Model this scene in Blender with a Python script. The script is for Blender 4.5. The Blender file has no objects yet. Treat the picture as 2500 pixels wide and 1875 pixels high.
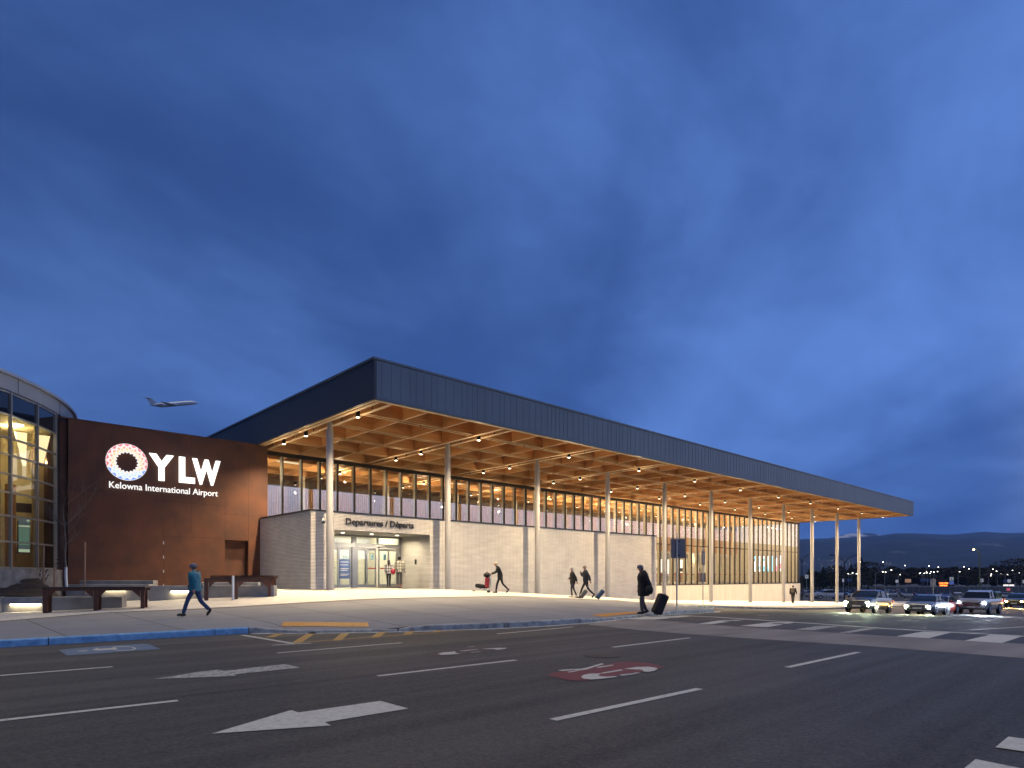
import bpy, bmesh, math, random
from math import sin, cos, pi, radians, sqrt, atan2, hypot
from mathutils import Vector, Matrix
random.seed(7)
S = bpy.context.scene
COL = S.collection
# ---------------------------------------------------------------- camera
# world: X runs along the long glazed front (away, to the right), Y into the building, z = 0 is the eye level
CA, SA, F, HY = .6830, .7304, 1556., 1408.
cam = bpy.data.cameras.new('camera'); camo = bpy.data.objects.new('camera', cam); COL.objects.link(camo)
camo.rotation_euler = (radians(90), 0, -atan2(CA, SA))
cam.sensor_width = 36; cam.lens = F / 2500 * 36; cam.shift_y = (HY - 937.5) / 2500
cam.clip_start = .1; cam.clip_end = 20000
S.camera = camo
# ---------------------------------------------------------------- sky, sun, exposure
W = bpy.data.worlds.new('World'); S.world = W; W.use_nodes = True
def build_world():
    nt = W.node_tree; N = nt.nodes; L = nt.links
    for n in list(N): N.remove(n)
    def n(t, **k):
        x = N.new(t)
        for a, b in k.items(): setattr(x, a, b)
        return x
    def m(op, a, b=None, c=None):
        x = n('ShaderNodeMath', operation=op)
        for i, v in enumerate((a, b, c)):
            if v is None: continue
            if isinstance(v, (int, float)): x.inputs[i].default_value = v
            else: L.new(v, x.inputs[i])
        return x.outputs[0]
    def mr(v, a, b, c, d, smooth=True):
        x = n('ShaderNodeMapRange'); x.interpolation_type = 'SMOOTHSTEP' if smooth else 'LINEAR'
        L.new(v, x.inputs[0])
        for i, q in enumerate((a, b, c, d)): x.inputs[i + 1].default_value = q
        return x.outputs[0]
    tc = n('ShaderNodeTexCoord'); sp = n('ShaderNodeSeparateXYZ'); L.new(tc.outputs['Generated'], sp.inputs[0])
    x, y, z = sp.outputs
    zz = m('ADD', m('MAXIMUM', z, 0), .27)
    cb = n('ShaderNodeCombineXYZ'); L.new(m('DIVIDE', x, zz), cb.inputs[0]); L.new(m('DIVIDE', y, zz), cb.inputs[1])
    mp = n('ShaderNodeMapping'); L.new(cb.outputs[0], mp.inputs[0])
    mp.inputs['Rotation'].default_value = (0, 0, radians(-22)); mp.inputs['Scale'].default_value = (.68, .95, 1); mp.inputs['Location'].default_value = (SKX, SKY, 0)
    def noise(sc, det, rough, dist):
        a = n('ShaderNodeTexNoise'); L.new(mp.outputs[0], a.inputs['Vector'])
        a.inputs['Scale'].default_value = sc; a.inputs['Detail'].default_value = det
        a.inputs['Roughness'].default_value = rough; a.inputs['Distortion'].default_value = dist
        return a.outputs[0]
    c1 = noise(.62, 6, .52, .6); c2 = noise(2.2, 8, .6, .4)
    cl = m('ADD', m('MULTIPLY', c1, .72), m('MULTIPLY', c2, .28))
    cl = mr(cl, CLO, CHI, 0, 1)
    # height and azimuth
    side = m('ADD', m('MULTIPLY', x, .9), m('MULTIPLY', y, -.45))
    br = mr(side, -.75, .95, .0, 1, False)
    mixc = n('ShaderNodeMix', data_type='RGBA'); L.new(cl, mixc.inputs[0])
    mixc.inputs[6].default_value = (.020, .049, .162, 1); mixc.inputs[7].default_value = (.062, .130, .350, 1)
    gain = m('ADD', m('MULTIPLY', br, 1.08), 1.17)
    gain = m('ADD', gain, m('MULTIPLY', m('MULTIPLY', br, mr(z, .02, .45, 1, 0)), .42))
    sc = n('ShaderNodeVectorMath', operation='SCALE'); L.new(mixc.outputs[2], sc.inputs[0]); L.new(gain, sc.inputs['Scale'])
    # afterglow low in the west, behind the camera
    hl = m('SQRT', m('ADD', m('MULTIPLY', x, x), m('MULTIPLY', y, y)))
    az = m('DIVIDE', m('ADD', m('MULTIPLY', x, .60), m('MULTIPLY', y, -.80)), m('MAXIMUM', hl, .05))
    ga = mr(az, .42, .97, 0, 1)
    ge = mr(z, .0, .42, 1, 0)
    gl = m('MULTIPLY', ga, m('MULTIPLY', ge, GLOW))
    gl = m('MULTIPLY', gl, m('ADD', m('MULTIPLY', cl, .5), .6))
    gc = n('ShaderNodeVectorMath', operation='SCALE'); gc.inputs[0].default_value = (.80, .86, 1.0); L.new(gl, gc.inputs['Scale'])
    ad = n('ShaderNodeVectorMath', operation='ADD'); L.new(sc.outputs[0], ad.inputs[0]); L.new(gc.outputs[0], ad.inputs[1])
    # physical sky, sun just at the horizon behind the camera
    sk = n('ShaderNodeTexSky', sky_type='NISHITA'); sk.sun_disc = False
    sk.sun_elevation = radians(0.5); sk.sun_rotation = radians(143); sk.air_density = 1.0; sk.dust_density = .3; sk.ozone_density = 4
    sks = n('ShaderNodeVectorMath', operation='SCALE'); L.new(sk.outputs[0], sks.inputs[0]); sks.inputs['Scale'].default_value = .004
    ad2 = n('ShaderNodeVectorMath', operation='ADD'); L.new(ad.outputs[0], ad2.inputs[0]); L.new(sks.outputs[0], ad2.inputs[1])
    # below the horizon: dim ground tone
    gm = n('ShaderNodeMix', data_type='RGBA'); L.new(mr(z, -.06, -.01, 0, 1), gm.inputs[0])
    gm.inputs[6].default_value = (.01, .012, .02, 1); L.new(ad2.outputs[0], gm.inputs[7])
    bg = n('ShaderNodeBackground'); L.new(gm.outputs[2], bg.inputs[0]); bg.inputs[1].default_value = 1.0
    out = n('ShaderNodeOutputWorld'); L.new(bg.outputs[0], out.inputs[0])
SKX, SKY, GLOW, CLO, CHI = 41.7, -9.4, 3.2, .385, .64
build_world()
sd = bpy.data.lights.new('sun', 'SUN'); so = bpy.data.objects.new('sun', sd); COL.objects.link(so)
sd.energy = 1.45; sd.angle = radians(24); sd.color = (1, .84, .54)
so.rotation_euler = (radians(-10), radians(-12), 0)
S.view_settings.view_transform = 'Standard'; S.view_settings.look = 'None'; S.view_settings.exposure = 0; S.view_settings.gamma = 1
S.render.engine = 'CYCLES'
cy = S.cycles
cy.max_bounces = 7; cy.diffuse_bounces = 4; cy.glossy_bounces = 3; cy.transmission_bounces = 4; cy.transparent_max_bounces = 12; cy.volume_bounces = 0
cy.sample_clamp_indirect = 4; cy.sample_clamp_direct = 0; cy.caustics_reflective = False; cy.caustics_refractive = False
cy.use_denoising = True
# ---------------------------------------------------------------- ground heights
def interp(k, x):
    if x <= k[0][0]: return k[0][1]
    for (a, b), (c, d) in zip(k, k[1:]):
        if x <= c: return b + (d - b) * (x - a) / (c - a)
    return k[-1][1]
RK = [(-60, -1.5), (0, -1.45), (10, -1.45), (20, -1.47), (30, -1.78), (40, -2.15), (48, -2.52), (55, -2.8), (66, -3.05), (90, -3.5), (120, -4.0), (190, -5.0), (300, -6), (1000, -8), (9000, -9)]
BK = [(-40, -1.5), (0, -1.36), (4, -1.2), (9, -.85), (12, -.66), (14, -.6), (21, -.67), (27.9, -1.04), (34.8, -1.41), (41.7, -1.82), (48.6, -2.13), (55.5, -2.35), (62.4, -2.53), (69.3, -2.74), (76.2, -2.99), (83, -3.15), (90, -3.3), (130, -4.15)]
CK = [(-40, 17.6), (.3, 16.7), (6.03, 16.54), (6.34, 16.47), (7.76, 15.33), (9.57, 14.22), (11.63, 13.49), (13.49, 13.15), (15.43, 13.15), (17.67, 13.55), (20.92, 14.24), (25.7, 15.32), (28.5, 16.0), (30.0, 16.9), (30.9, 18.4), (32.2, 20.0), (35, 21.4), (39.84, 22.3), (44, 22.8), (50, 22.6), (58, 22.3), (70, 22), (100, 21.5), (140, 21)]
def smooth_k(k):
    return k
def r_(X, Y=0):
    return (interp(RK, X - 2) + interp(RK, X) * 2 + interp(RK, X + 2)) / 4
def bz(X): return (interp(BK, X - 1) + interp(BK, X) * 2 + interp(BK, X + 1)) / 4
def cY(X): return interp(CK, X)
def curb_h(X):     # kerb height above the road; dropped at the two ramps
    def drop(a, b, e):
        if X < a - e or X > b + e: return 1
        if X < a: return (a - X) / e
        if X > b: return (X - b) / e
        return 0
    return .05 + .10 * min(drop(6.9, 9.3, .5), drop(16.6, 21.5, 1.5))
def H(X, Y):
    c = cY(X); t = min(1, max(0, (Y - c) / (27 - c)))
    a = r_(X) + .02 + .13 * 1
    if Y < c + 2.2:      # ramps
        k = 1 - min(1, max(0, (Y - c) / 2.2)); a = a - (.15 - curb_h(X)) * k
    return a + (bz(X) - r_(X) - .15) * t ** 1.25
def ray(x, y, f, d0=2., d1=900.):
    q = (x - 1250) / F; t = (HY - y) / F; D = d0
    while D < d1:
        X = (CA + SA * q) * D; Y = (SA - CA * q) * D
        if t * D <= f(X, Y):
            lo, hi = D / 1.01, D
            for _ in range(14):
                m = (lo + hi) / 2
                if t * m <= f((CA + SA * q) * m, (SA - CA * q) * m): hi = m
                else: lo = m
            D = hi
            return Vector(((CA + SA * q) * D, (SA - CA * q) * D, t * D)), D
        D *= 1.01
    return None, None
def ground_at(x, y):
    p, d = ray(x, y, lambda X, Y: H(X, Y) if Y > cY(X) else r_(X)); return p, d
def atY(x, y, Y0):          # point seen at (x, y) on the vertical plane Y = Y0
    q = (x - 1250) / F; D = Y0 / (SA - CA * q)
    return Vector(((CA + SA * q) * D, Y0, (HY - y) / F * D))
def atD(x, y, D):
    q = (x - 1250) / F; return Vector(((CA + SA * q) * D, (SA - CA * q) * D, (HY - y) / F * D))
# ---------------------------------------------------------------- materials
MAT = {}
def nodes_of(name):
    m = bpy.data.materials.new(name); m.use_nodes = True; nt = m.node_tree
    return m, nt, nt.nodes['Principled BSDF'], nt.nodes, nt.links
def mat(name, c, rough=.6, metal=0, var=.25, scale=3., bump=0, bscale=40., stretch=(1, 1, 1), c2=None, emit=None, es=0, coat=0, detail=4, spec=.5):
    if name in MAT: return MAT[name]
    m, nt, b, N, L = nodes_of(name)
    tc = N.new('ShaderNodeTexCoord'); mp = N.new('ShaderNodeMapping'); mp.inputs['Scale'].default_value = stretch
    L.new(tc.outputs['Object'], mp.inputs[0])
    nz = N.new('ShaderNodeTexNoise'); nz.inputs['Scale'].default_value = scale; nz.inputs['Detail'].default_value = detail
    L.new(mp.outputs[0], nz.inputs['Vector'])
    rp = N.new('ShaderNodeValToRGB'); L.new(nz.outputs[0], rp.inputs[0])
    c2 = c2 or tuple(v * (1 - var) for v in c); c1 = tuple(min(1, v * (1 + var * .6)) for v in c) if c2 == tuple(v * (1 - var) for v in c) else c
    rp.color_ramp.elements[0].position = .3; rp.color_ramp.elements[0].color = (*c2, 1)
    rp.color_ramp.elements[1].position = .7; rp.color_ramp.elements[1].color = (*c1, 1)
    L.new(rp.outputs[0], b.inputs['Base Color'])
    b.inputs['Roughness'].default_value = rough; b.inputs['Metallic'].default_value = metal
    b.inputs['Specular IOR Level'].default_value = spec
    if coat: b.inputs['Coat Weight'].default_value = coat; b.inputs['Coat Roughness'].default_value = .05
    if bump:
        n2 = N.new('ShaderNodeTexNoise'); n2.inputs['Scale'].default_value = bscale; n2.inputs['Detail'].default_value = 3; L.new(mp.outputs[0], n2.inputs['Vector'])
        bp = N.new('ShaderNodeBump'); bp.inputs['Strength'].default_value = bump; bp.inputs['Distance'].default_value = .02
        L.new(n2.outputs[0], bp.inputs['Height']); L.new(bp.outputs[0], b.inputs['Normal'])
    if emit:
        b.inputs['Emission Color'].default_value = (*emit, 1); b.inputs['Emission Strength'].default_value = es
    MAT[name] = m; return m
def emis(name, c, s):
    if name in MAT: return MAT[name]
    m, nt, b, N, L = nodes_of(name)
    b.inputs['Base Color'].default_value = (.4, .4, .4, 1)
    tc = N.new('ShaderNodeTexCoord'); nz = N.new('ShaderNodeTexNoise'); nz.inputs['Scale'].default_value = 4; L.new(tc.outputs['Object'], nz.inputs['Vector'])
    mx = N.new('ShaderNodeMix'); mx.data_type = 'RGBA'; L.new(nz.outputs[0], mx.inputs[0]); mx.inputs[6].default_value = (*[v * .92 for v in c], 1); mx.inputs[7].default_value = (*c, 1)
    L.new(mx.outputs[2], b.inputs['Emission Color']); b.inputs['Emission Strength'].default_value = s
    MAT[name] = m; return m
def glass(name, tint=(.85, .9, .88), refl=1.0, base=.06, rough=.0):
    if name in MAT: return MAT[name]
    m, nt, b, N, L = nodes_of(name); N.remove(b)
    out = [x for x in N if x.type == 'OUTPUT_MATERIAL'][0]
    tr = N.new('ShaderNodeBsdfTransparent'); tr.inputs[0].default_value = (*tint, 1)
    gl = N.new('ShaderNodeBsdfGlossy'); gl.inputs['Roughness'].default_value = rough; gl.inputs[0].default_value = (.95, .97, 1, 1)
    ge = N.new('ShaderNodeNewGeometry'); dt = N.new('ShaderNodeVectorMath'); dt.operation = 'DOT_PRODUCT'; L.new(ge.outputs['Normal'], dt.inputs[0]); L.new(ge.outputs['Incoming'], dt.inputs[1])
    def mth(op, a, b_=None, c_=None):
        x = N.new('ShaderNodeMath'); x.operation = op
        for i, v in enumerate((a, b_, c_)):
            if v is None: continue
            if isinstance(v, (int, float)): x.inputs[i].default_value = v
            else: L.new(v, x.inputs[i])
        return x.outputs[0]
    ab = mth('ABSOLUTE', dt.outputs['Value']); pw = mth('POWER', mth('SUBTRACT', 1.0, ab), 5.0); fr_ = mth('MULTIPLY_ADD', pw, .92, .08)
    nz = N.new('ShaderNodeTexNoise'); nz.inputs['Scale'].default_value = .25; tc = N.new('ShaderNodeTexCoord'); L.new(tc.outputs['Object'], nz.inputs['Vector'])
    bp = N.new('ShaderNodeBump'); bp.inputs['Strength'].default_value = .03; bp.inputs['Distance'].default_value = .05; L.new(nz.outputs[0], bp.inputs['Height']); L.new(bp.outputs[0], gl.inputs['Normal'])
    mu = N.new('ShaderNodeMath'); mu.operation = 'MULTIPLY_ADD'; L.new(fr_, mu.inputs[0]); mu.inputs[1].default_value = refl; mu.inputs[2].default_value = base; mu.use_clamp = True
    mx = N.new('ShaderNodeMixShader'); L.new(mu.outputs[0], mx.inputs[0]); L.new(tr.outputs[0], mx.inputs[1]); L.new(gl.outputs[0], mx.inputs[2])
    L.new(mx.outputs[0], out.inputs[0]); MAT[name] = m; return m
def asphalt():
    m, nt, b, N, L = nodes_of('asphalt')
    tc = N.new('ShaderNodeTexCoord')
    def nz(sc, det=3, st=None, rough=.6):
        v = tc.outputs['Object']
        if st:
            mp = N.new('ShaderNodeMapping'); mp.inputs['Scale'].default_value = st; mp.inputs['Rotation'].default_value = (0, 0, radians(-1.5)); L.new(v, mp.inputs[0]); v = mp.outputs[0]
        a = N.new('ShaderNodeTexNoise'); a.inputs['Scale'].default_value = sc; a.inputs['Detail'].default_value = det; a.inputs['Roughness'].default_value = rough; L.new(v, a.inputs['Vector']); return a.outputs[0]
    def mul(a, b_, c):
        x = N.new('ShaderNodeMath'); x.operation = 'MULTIPLY_ADD'; L.new(a, x.inputs[0]); x.inputs[1].default_value = b_
        if isinstance(c, float): x.inputs[2].default_value = c
        else: L.new(c, x.inputs[2])
        return x.outputs[0]
    big = nz(.22, 4); trk = nz(1.0, 4, (.05, 1.5, 1)); fine = nz(28, 5, None, .8); peb = N.new('ShaderNodeTexVoronoi'); peb.inputs['Scale'].default_value = 55; L.new(tc.outputs['Object'], peb.inputs['Vector'])
    v = mul(big, .07, mul(trk, .12, mul(fine, .42, -.245)))
    cb = N.new('ShaderNodeValToRGB'); L.new(v, cb.inputs[0])
    cb.color_ramp.elements[0].position = 0; cb.color_ramp.elements[0].color = (.019, .0185, .0175, 1)
    cb.color_ramp.elements[1].position = .14; cb.color_ramp.elements[1].color = (.095, .090, .082, 1)
    # sparse pale stone chips
    chip = N.new('ShaderNodeMath'); chip.operation = 'LESS_THAN'; L.new(peb.outputs['Distance'], chip.inputs[0]); chip.inputs[1].default_value = .10
    sel = N.new('ShaderNodeMath'); sel.operation = 'GREATER_THAN'; sx = N.new('ShaderNodeSeparateColor'); L.new(peb.outputs['Color'], sx.inputs[0]); L.new(sx.outputs[0], sel.inputs[0]); sel.inputs[1].default_value = .93
    ml = N.new('ShaderNodeMath'); ml.operation = 'MULTIPLY'; L.new(chip.outputs[0], ml.inputs[0]); L.new(sel.outputs[0], ml.inputs[1])
    mx = N.new('ShaderNodeMix'); mx.data_type = 'RGBA'; L.new(ml.outputs[0], mx.inputs[0]); L.new(cb.outputs[0], mx.inputs[6]); mx.inputs[7].default_value = (.3, .29, .26, 1)
    L.new(mx.outputs[2], b.inputs['Base Color'])
    rr = mul(trk, -.35, .84); L.new(rr, b.inputs['Roughness']); b.inputs['Specular IOR Level'].default_value = .45
    bp = N.new('ShaderNodeBump'); bp.inputs['Strength'].default_value = .8; bp.inputs['Distance'].default_value = .02; L.new(fine, bp.inputs['Height']); L.new(bp.outputs[0], b.inputs['Normal'])
    MAT['asphalt'] = m; return m
def brickmat(name, ca, cb_, mortar, bw, bh, ms=.008, rough=.8, plane='w', bump=.5):
    m, nt, b, N, L = nodes_of(name)
    tc = N.new('ShaderNodeTexCoord'); sp = N.new('ShaderNodeSeparateXYZ'); L.new(tc.outputs['Object'], sp.inputs[0])
    cbn = N.new('ShaderNodeCombineXYZ')
    if plane == 'w':
        ad = N.new('ShaderNodeMath'); ad.operation = 'ADD'; L.new(sp.outputs[0], ad.inputs[0]); L.new(sp.outputs[1], ad.inputs[1]); L.new(ad.outputs[0], cbn.inputs[0]); L.new(sp.outputs[2], cbn.inputs[1])
    else:
        L.new(sp.outputs[0], cbn.inputs[0]); L.new(sp.outputs[1], cbn.inputs[1])
    br = N.new('ShaderNodeTexBrick'); br.offset = 0 if bw > 2 else .5; L.new(cbn.outputs[0], br.inputs['Vector'])
    br.inputs['Color1'].default_value = (*ca, 1); br.inputs['Color2'].default_value = (*cb_, 1); br.inputs['Mortar'].default_value = (*mortar, 1)
    br.inputs['Scale'].default_value = 1; br.inputs['Mortar Size'].default_value = ms; br.inputs['Brick Width'].default_value = bw; br.inputs['Row Height'].default_value = bh; br.inputs['Mortar Smooth'].default_value = .2
    nz = N.new('ShaderNodeTexNoise'); nz.inputs['Scale'].default_value = 1.3; nz.inputs['Detail'].default_value = 5; L.new(tc.outputs['Object'], nz.inputs['Vector'])
    mr = N.new('ShaderNodeMapRange'); L.new(nz.outputs[0], mr.inputs[0]); mr.inputs[1].default_value = .3; mr.inputs[2].default_value = .7; mr.inputs[3].default_value = .90; mr.inputs[4].default_value = 1.04
    vm = N.new('ShaderNodeVectorMath'); vm.operation = 'SCALE'; L.new(br.outputs[0], vm.inputs[0]); L.new(mr.outputs[0], vm.inputs['Scale'])
    L.new(vm.outputs[0], b.inputs['Base Color']); b.inputs['Roughness'].default_value = rough
    bp = N.new('ShaderNodeBump'); bp.inputs['Strength'].default_value = bump; bp.inputs['Distance'].default_value = .01; bp.invert = True
    L.new(br.outputs['Fac'], bp.inputs['Height']); L.new(bp.outputs[0], b.inputs['Normal'])
    MAT[name] = m; return m
# ---------------------------------------------------------------- mesh building
class MB:
    def __init__(s): s.v = []; s.f = []; s.m = []; s.cur = 0
    def add(s, vs, fs):
        o = len(s.v); s.v += [tuple(p) for p in vs]; s.f += [tuple(i + o for i in f) for f in fs]; s.m += [s.cur] * len(fs); return s
    def box(s, x0, x1, y0, y1, z0, z1):
        return s.add([(x0, y0, z0), (x1, y0, z0), (x1, y1, z0), (x0, y1, z0), (x0, y0, z1), (x1, y0, z1), (x1, y1, z1), (x0, y1, z1)],
                     [(0, 3, 2, 1), (4, 5, 6, 7), (0, 1, 5, 4), (1, 2, 6, 5), (2, 3, 7, 6), (3, 0, 4, 7)])
    def obox(s, a, b, w, z0, z1, z0b=None, z1b=None):      # box along the ground line a-b, width w
        a = Vector(a[:2]); b = Vector(b[:2]); n = (b - a).normalized(); n = Vector((-n.y, n.x)) * w / 2
        z0b = z0 if z0b is None else z0b; z1b = z1 if z1b is None else z1b
        p = [a - n, b - n, b + n, a + n]
        return s.add([(p[0].x, p[0].y, z0), (p[1].x, p[1].y, z0b), (p[2].x, p[2].y, z0b), (p[3].x, p[3].y, z0), (p[0].x, p[0].y, z1), (p[1].x, p[1].y, z1b), (p[2].x, p[2].y, z1b), (p[3].x, p[3].y, z1)],
                     [(0, 3, 2, 1), (4, 5, 6, 7), (0, 1, 5, 4), (1, 2, 6, 5), (2, 3, 7, 6), (3, 0, 4, 7)])
    def tube(s, pts, rad, n=8, cap=True):
        pts = [Vector(p) for p in pts]; rr = rad if isinstance(rad, (list, tuple)) else [rad] * len(pts)
        rings = []; up = Vector((0, 0, 1)); prev = None
        for i, p in enumerate(pts):
            d = (pts[min(i + 1, len(pts) - 1)] - pts[max(i - 1, 0)]).normalized()
            if prev is None:
                u = d.cross(up if abs(d.z) < .95 else Vector((1, 0, 0))).normalized()
            else:
                u = (prev - d * prev.dot(d)).normalized()
            prev = u; w = d.cross(u)
            rings.append([p + (u * cos(2 * pi * k / n) + w * sin(2 * pi * k / n)) * rr[i] for k in range(n)])
        return s.loft(rings, cap)
    def loft(s, rings, cap=True):
        n = len(rings[0]); vs = [p for r in rings for p in r]; fs = []
        for i in range(len(rings) - 1):
            for k in range(n):
                a = i * n + k; b = i * n + (k + 1) % n
                fs.append((a, b, b + n, a + n))
        if cap: fs.append(tuple(range(n - 1, -1, -1))); fs.append(tuple(range(len(vs) - n, len(vs))))
        return s.add(vs, fs)
    def lathe(s, prof, c=(0, 0, 0), n=16, axis='z'):
        rings = []
        for r, h in prof:
            ring = []
            for k in range(n):
                a = 2 * pi * k / n
                if axis == 'z': ring.append((c[0] + r * cos(a), c[1] + r * sin(a), c[2] + h))
                elif axis == 'y': ring.append((c[0] + r * cos(a), c[1] + h, c[2] + r * sin(a)))
                else: ring.append((c[0] + h, c[1] + r * cos(a), c[2] + r * sin(a)))
            rings.append(ring)
        return s.loft(rings)
    def prism(s, poly, z0, z1):
        n = len(poly); vs = [(p[0], p[1], z0) for p in poly] + [(p[0], p[1], z1) for p in poly]
        return s.add(vs, [tuple(range(n - 1, -1, -1)), tuple(range(n, 2 * n))] + [(i, (i + 1) % n, (i + 1) % n + n, i + n) for i in range(n)])
    def ell(s, c, r, nu=12, nv=8, M=None):
        rings = []
        for j in range(nv + 1):
            t = pi * j / nv; rr = max(sin(t), .02)
            ring = []
            for k in range(nu):
                a = 2 * pi * k / nu; p = Vector((r[0] * rr * cos(a), r[1] * rr * sin(a), -r[2] * cos(t)))
                if M: p = M @ p
                ring.append(p + Vector(c))
            rings.append(ring)
        return s.loft(rings)
    def build(s, name, m, parent=None, smooth=False, loc=None, rz=0, auto=None):
        me = bpy.data.meshes.new(name); me.from_pydata(s.v, [], s.f)
        for x in (m if isinstance(m, (list, tuple)) else [m]): me.materials.append(x)
        if isinstance(m, (list, tuple)): me.polygons.foreach_set('material_index', s.m)
        bm = bmesh.new(); bm.from_mesh(me); bmesh.ops.recalc_face_normals(bm, faces=bm.faces); bm.to_mesh(me); bm.free()
        if smooth:
            me.polygons.foreach_set('use_smooth', [True] * len(me.polygons))
            try: me.set_sharp_from_angle(angle=radians(auto or 40))
            except Exception: pass
        o = bpy.data.objects.new(name, me); COL.objects.link(o)
        if loc: o.location = loc
        o.rotation_euler[2] = rz
        if parent: o.parent = parent
        return o
def tag(o, label=None, cat=None, group=None, kind=None):
    if label: o['label'] = label
    if cat: o['category'] = cat
    if group: o['group'] = group
    if kind: o['kind'] = kind
    return o
def thing(name, label, cat, loc=(0, 0, 0), rz=0, group=None):
    o = bpy.data.objects.new(name, None); COL.objects.link(o); o.location = loc; o.rotation_euler[2] = rz
    return tag(o, label, cat, group)
def copy_tree(o, parent=None, loc=None, rz=None, label=None, group=None):
    c = o.copy(); COL.objects.link(c)
    if parent: c.parent = parent
    if loc is not None: c.location = loc
    if rz is not None: c.rotation_euler[2] = rz
    if label: c['label'] = label
    if group: c['group'] = group
    for ch in list(o.children): copy_tree(ch, c)
    return c
def bake(o):       # turn modifiers into plain mesh
    dg = bpy.context.evaluated_depsgraph_get(); me = bpy.data.meshes.new_from_object(o.evaluated_get(dg)); o.modifiers.clear(); o.data = me; return o
def text(name, s, w, h, m, origin, ux, parent=None, depth=.04, bold=.0, uz=(0, 0, 1), capref='H', nrm=(0, -1, 0)):
    """solid lettering: w wide, capitals h high, baseline starting at origin, running along ux"""
    cu = bpy.data.curves.new('tmp', 'FONT'); cu.body = s; cu.offset = bold; cu.resolution_u = 3
    o = bpy.data.objects.new('tmp', cu); COL.objects.link(o)
    dg = bpy.context.evaluated_depsgraph_get(); me = bpy.data.meshes.new_from_object(o.evaluated_get(dg))
    cu2 = cu.copy(); cu2.body = capref; o2 = bpy.data.objects.new('tmp2', cu2); COL.objects.link(o2)
    dg = bpy.context.evaluated_depsgraph_get(); mh = bpy.data.meshes.new_from_object(o2.evaluated_get(dg))
    y1 = max(v.co.y for v in mh.vertices); x0 = min(v.co.x for v in me.vertices); x1 = max(v.co.x for v in me.vertices)
    bpy.data.objects.remove(o); bpy.data.objects.remove(o2)
    sx = w / (x1 - x0); sy = h / y1
    U = Vector(ux).normalized(); Z = Vector(uz); Nn = Vector(nrm); O = Vector(origin)
    bm = bmesh.new(); bm.from_mesh(me)
    bmesh.ops.dissolve_limit(bm, angle_limit=.02, verts=bm.verts, edges=bm.edges)
    r = bmesh.ops.extrude_face_region(bm, geom=list(bm.faces))
    ev = set(e for e in r['geom'] if isinstance(e, bmesh.types.BMVert))
    for v in bm.verts:
        p = O + U * ((v.co.x - x0) * sx) + Z * (v.co.y * sy) + (Nn * depth if v in ev else Vector((0, 0, 0)))
        v.co = p
    bmesh.ops.recalc_face_normals(bm, faces=bm.faces)
    bm.to_mesh(me); bm.free(); me.materials.clear(); me.materials.append(m)
    ob = bpy.data.objects.new(name, me); COL.objects.link(ob)
    if parent: ob.parent = parent
    return ob
def light(name, kind, loc, power, color, parent=None, size=.1, spot=None, rot=None, blend=.6):
    l = bpy.data.lights.new(name, kind); l.energy = power; l.color = color
    if kind in ('POINT', 'SPOT'): l.shadow_soft_size = size
    if kind == 'SPOT': l.spot_size = radians(spot); l.spot_blend = blend
    o = bpy.data.objects.new(name, l); COL.objects.link(o); o.location = loc
    if rot: o.rotation_euler = rot
    if parent: o.parent = parent
    return o
WARM = (1, .74, .43)
# ================================================================ GROUND
asphalt()
M_conc = brickmat('sidewalk concrete', (.215, .222, .24), (.185, .19, .21), (.07, .07, .075), 2.4, 2.4, .02, .85, 'g', .3)
M_band = mat('aggregate band', (.13, .125, .12), .9, var=.5, scale=30, bump=.6, bscale=60)
M_plaza = brickmat('plaza concrete', (.54, .525, .49), (.49, .475, .44), (.30, .28, .26), .6, .6, .012, .8, 'g', .25)
M_curb = mat('kerb concrete', (.36, .36, .34), .85, var=.5, scale=5, bump=.5, bscale=30)
M_blue = mat('blue kerb paint', (.24, .46, .68), .55, scale=7, c2=(.11, .26, .44), bump=.3, bscale=20, detail=8)
def paint_mat(name, c, hole=.42, wear=.5):
    if name in MAT: return MAT[name]
    m, nt, b, N, L = nodes_of(name); tc = N.new('ShaderNodeTexCoord')
    nz = N.new('ShaderNodeTexNoise'); nz.inputs['Scale'].default_value = 14; nz.inputs['Detail'].default_value = 8; nz.inputs['Roughness'].default_value = .75; L.new(tc.outputs['Object'], nz.inputs['Vector'])
    rp = N.new('ShaderNodeValToRGB'); L.new(nz.outputs[0], rp.inputs[0])
    e = rp.color_ramp.elements; e[0].position = hole - .10; e[0].color = (.06, .057, .052, 1); e[1].position = hole; e[1].color = (*[v * (1 - .25) for v in c], 1)
    k = e.new(.62); k.color = (*c, 1)
    L.new(rp.outputs[0], b.inputs['Base Color']); b.inputs['Roughness'].default_value = .7; MAT[name] = m; return m
P_white = paint_mat('white road paint', (.56, .54, .47), .39)
P_worn = paint_mat('worn white road paint', (.46, .45, .40), .49)
P_yel = paint_mat('yellow road paint', (.42, .25, .06), .36)
P_red = paint_mat('red road paint', (.17, .028, .032), .44)
P_sym = paint_mat('faded blue road paint', (.13, .19, .27), .44)
M_tact = mat('tactile yellow', (.52, .24, .035), .6, var=.2, scale=20)
M_soil = mat('soil', (.018, .014, .011), .95, scale=6, c2=(.05, .035, .022), bump=1, bscale=9)
M_dirt = mat('far ground', (.05, .05, .05), .9, var=.4, scale=.05)
def frange(a, b, n): return [a + (b - a) * i / n for i in range(n + 1)]
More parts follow.
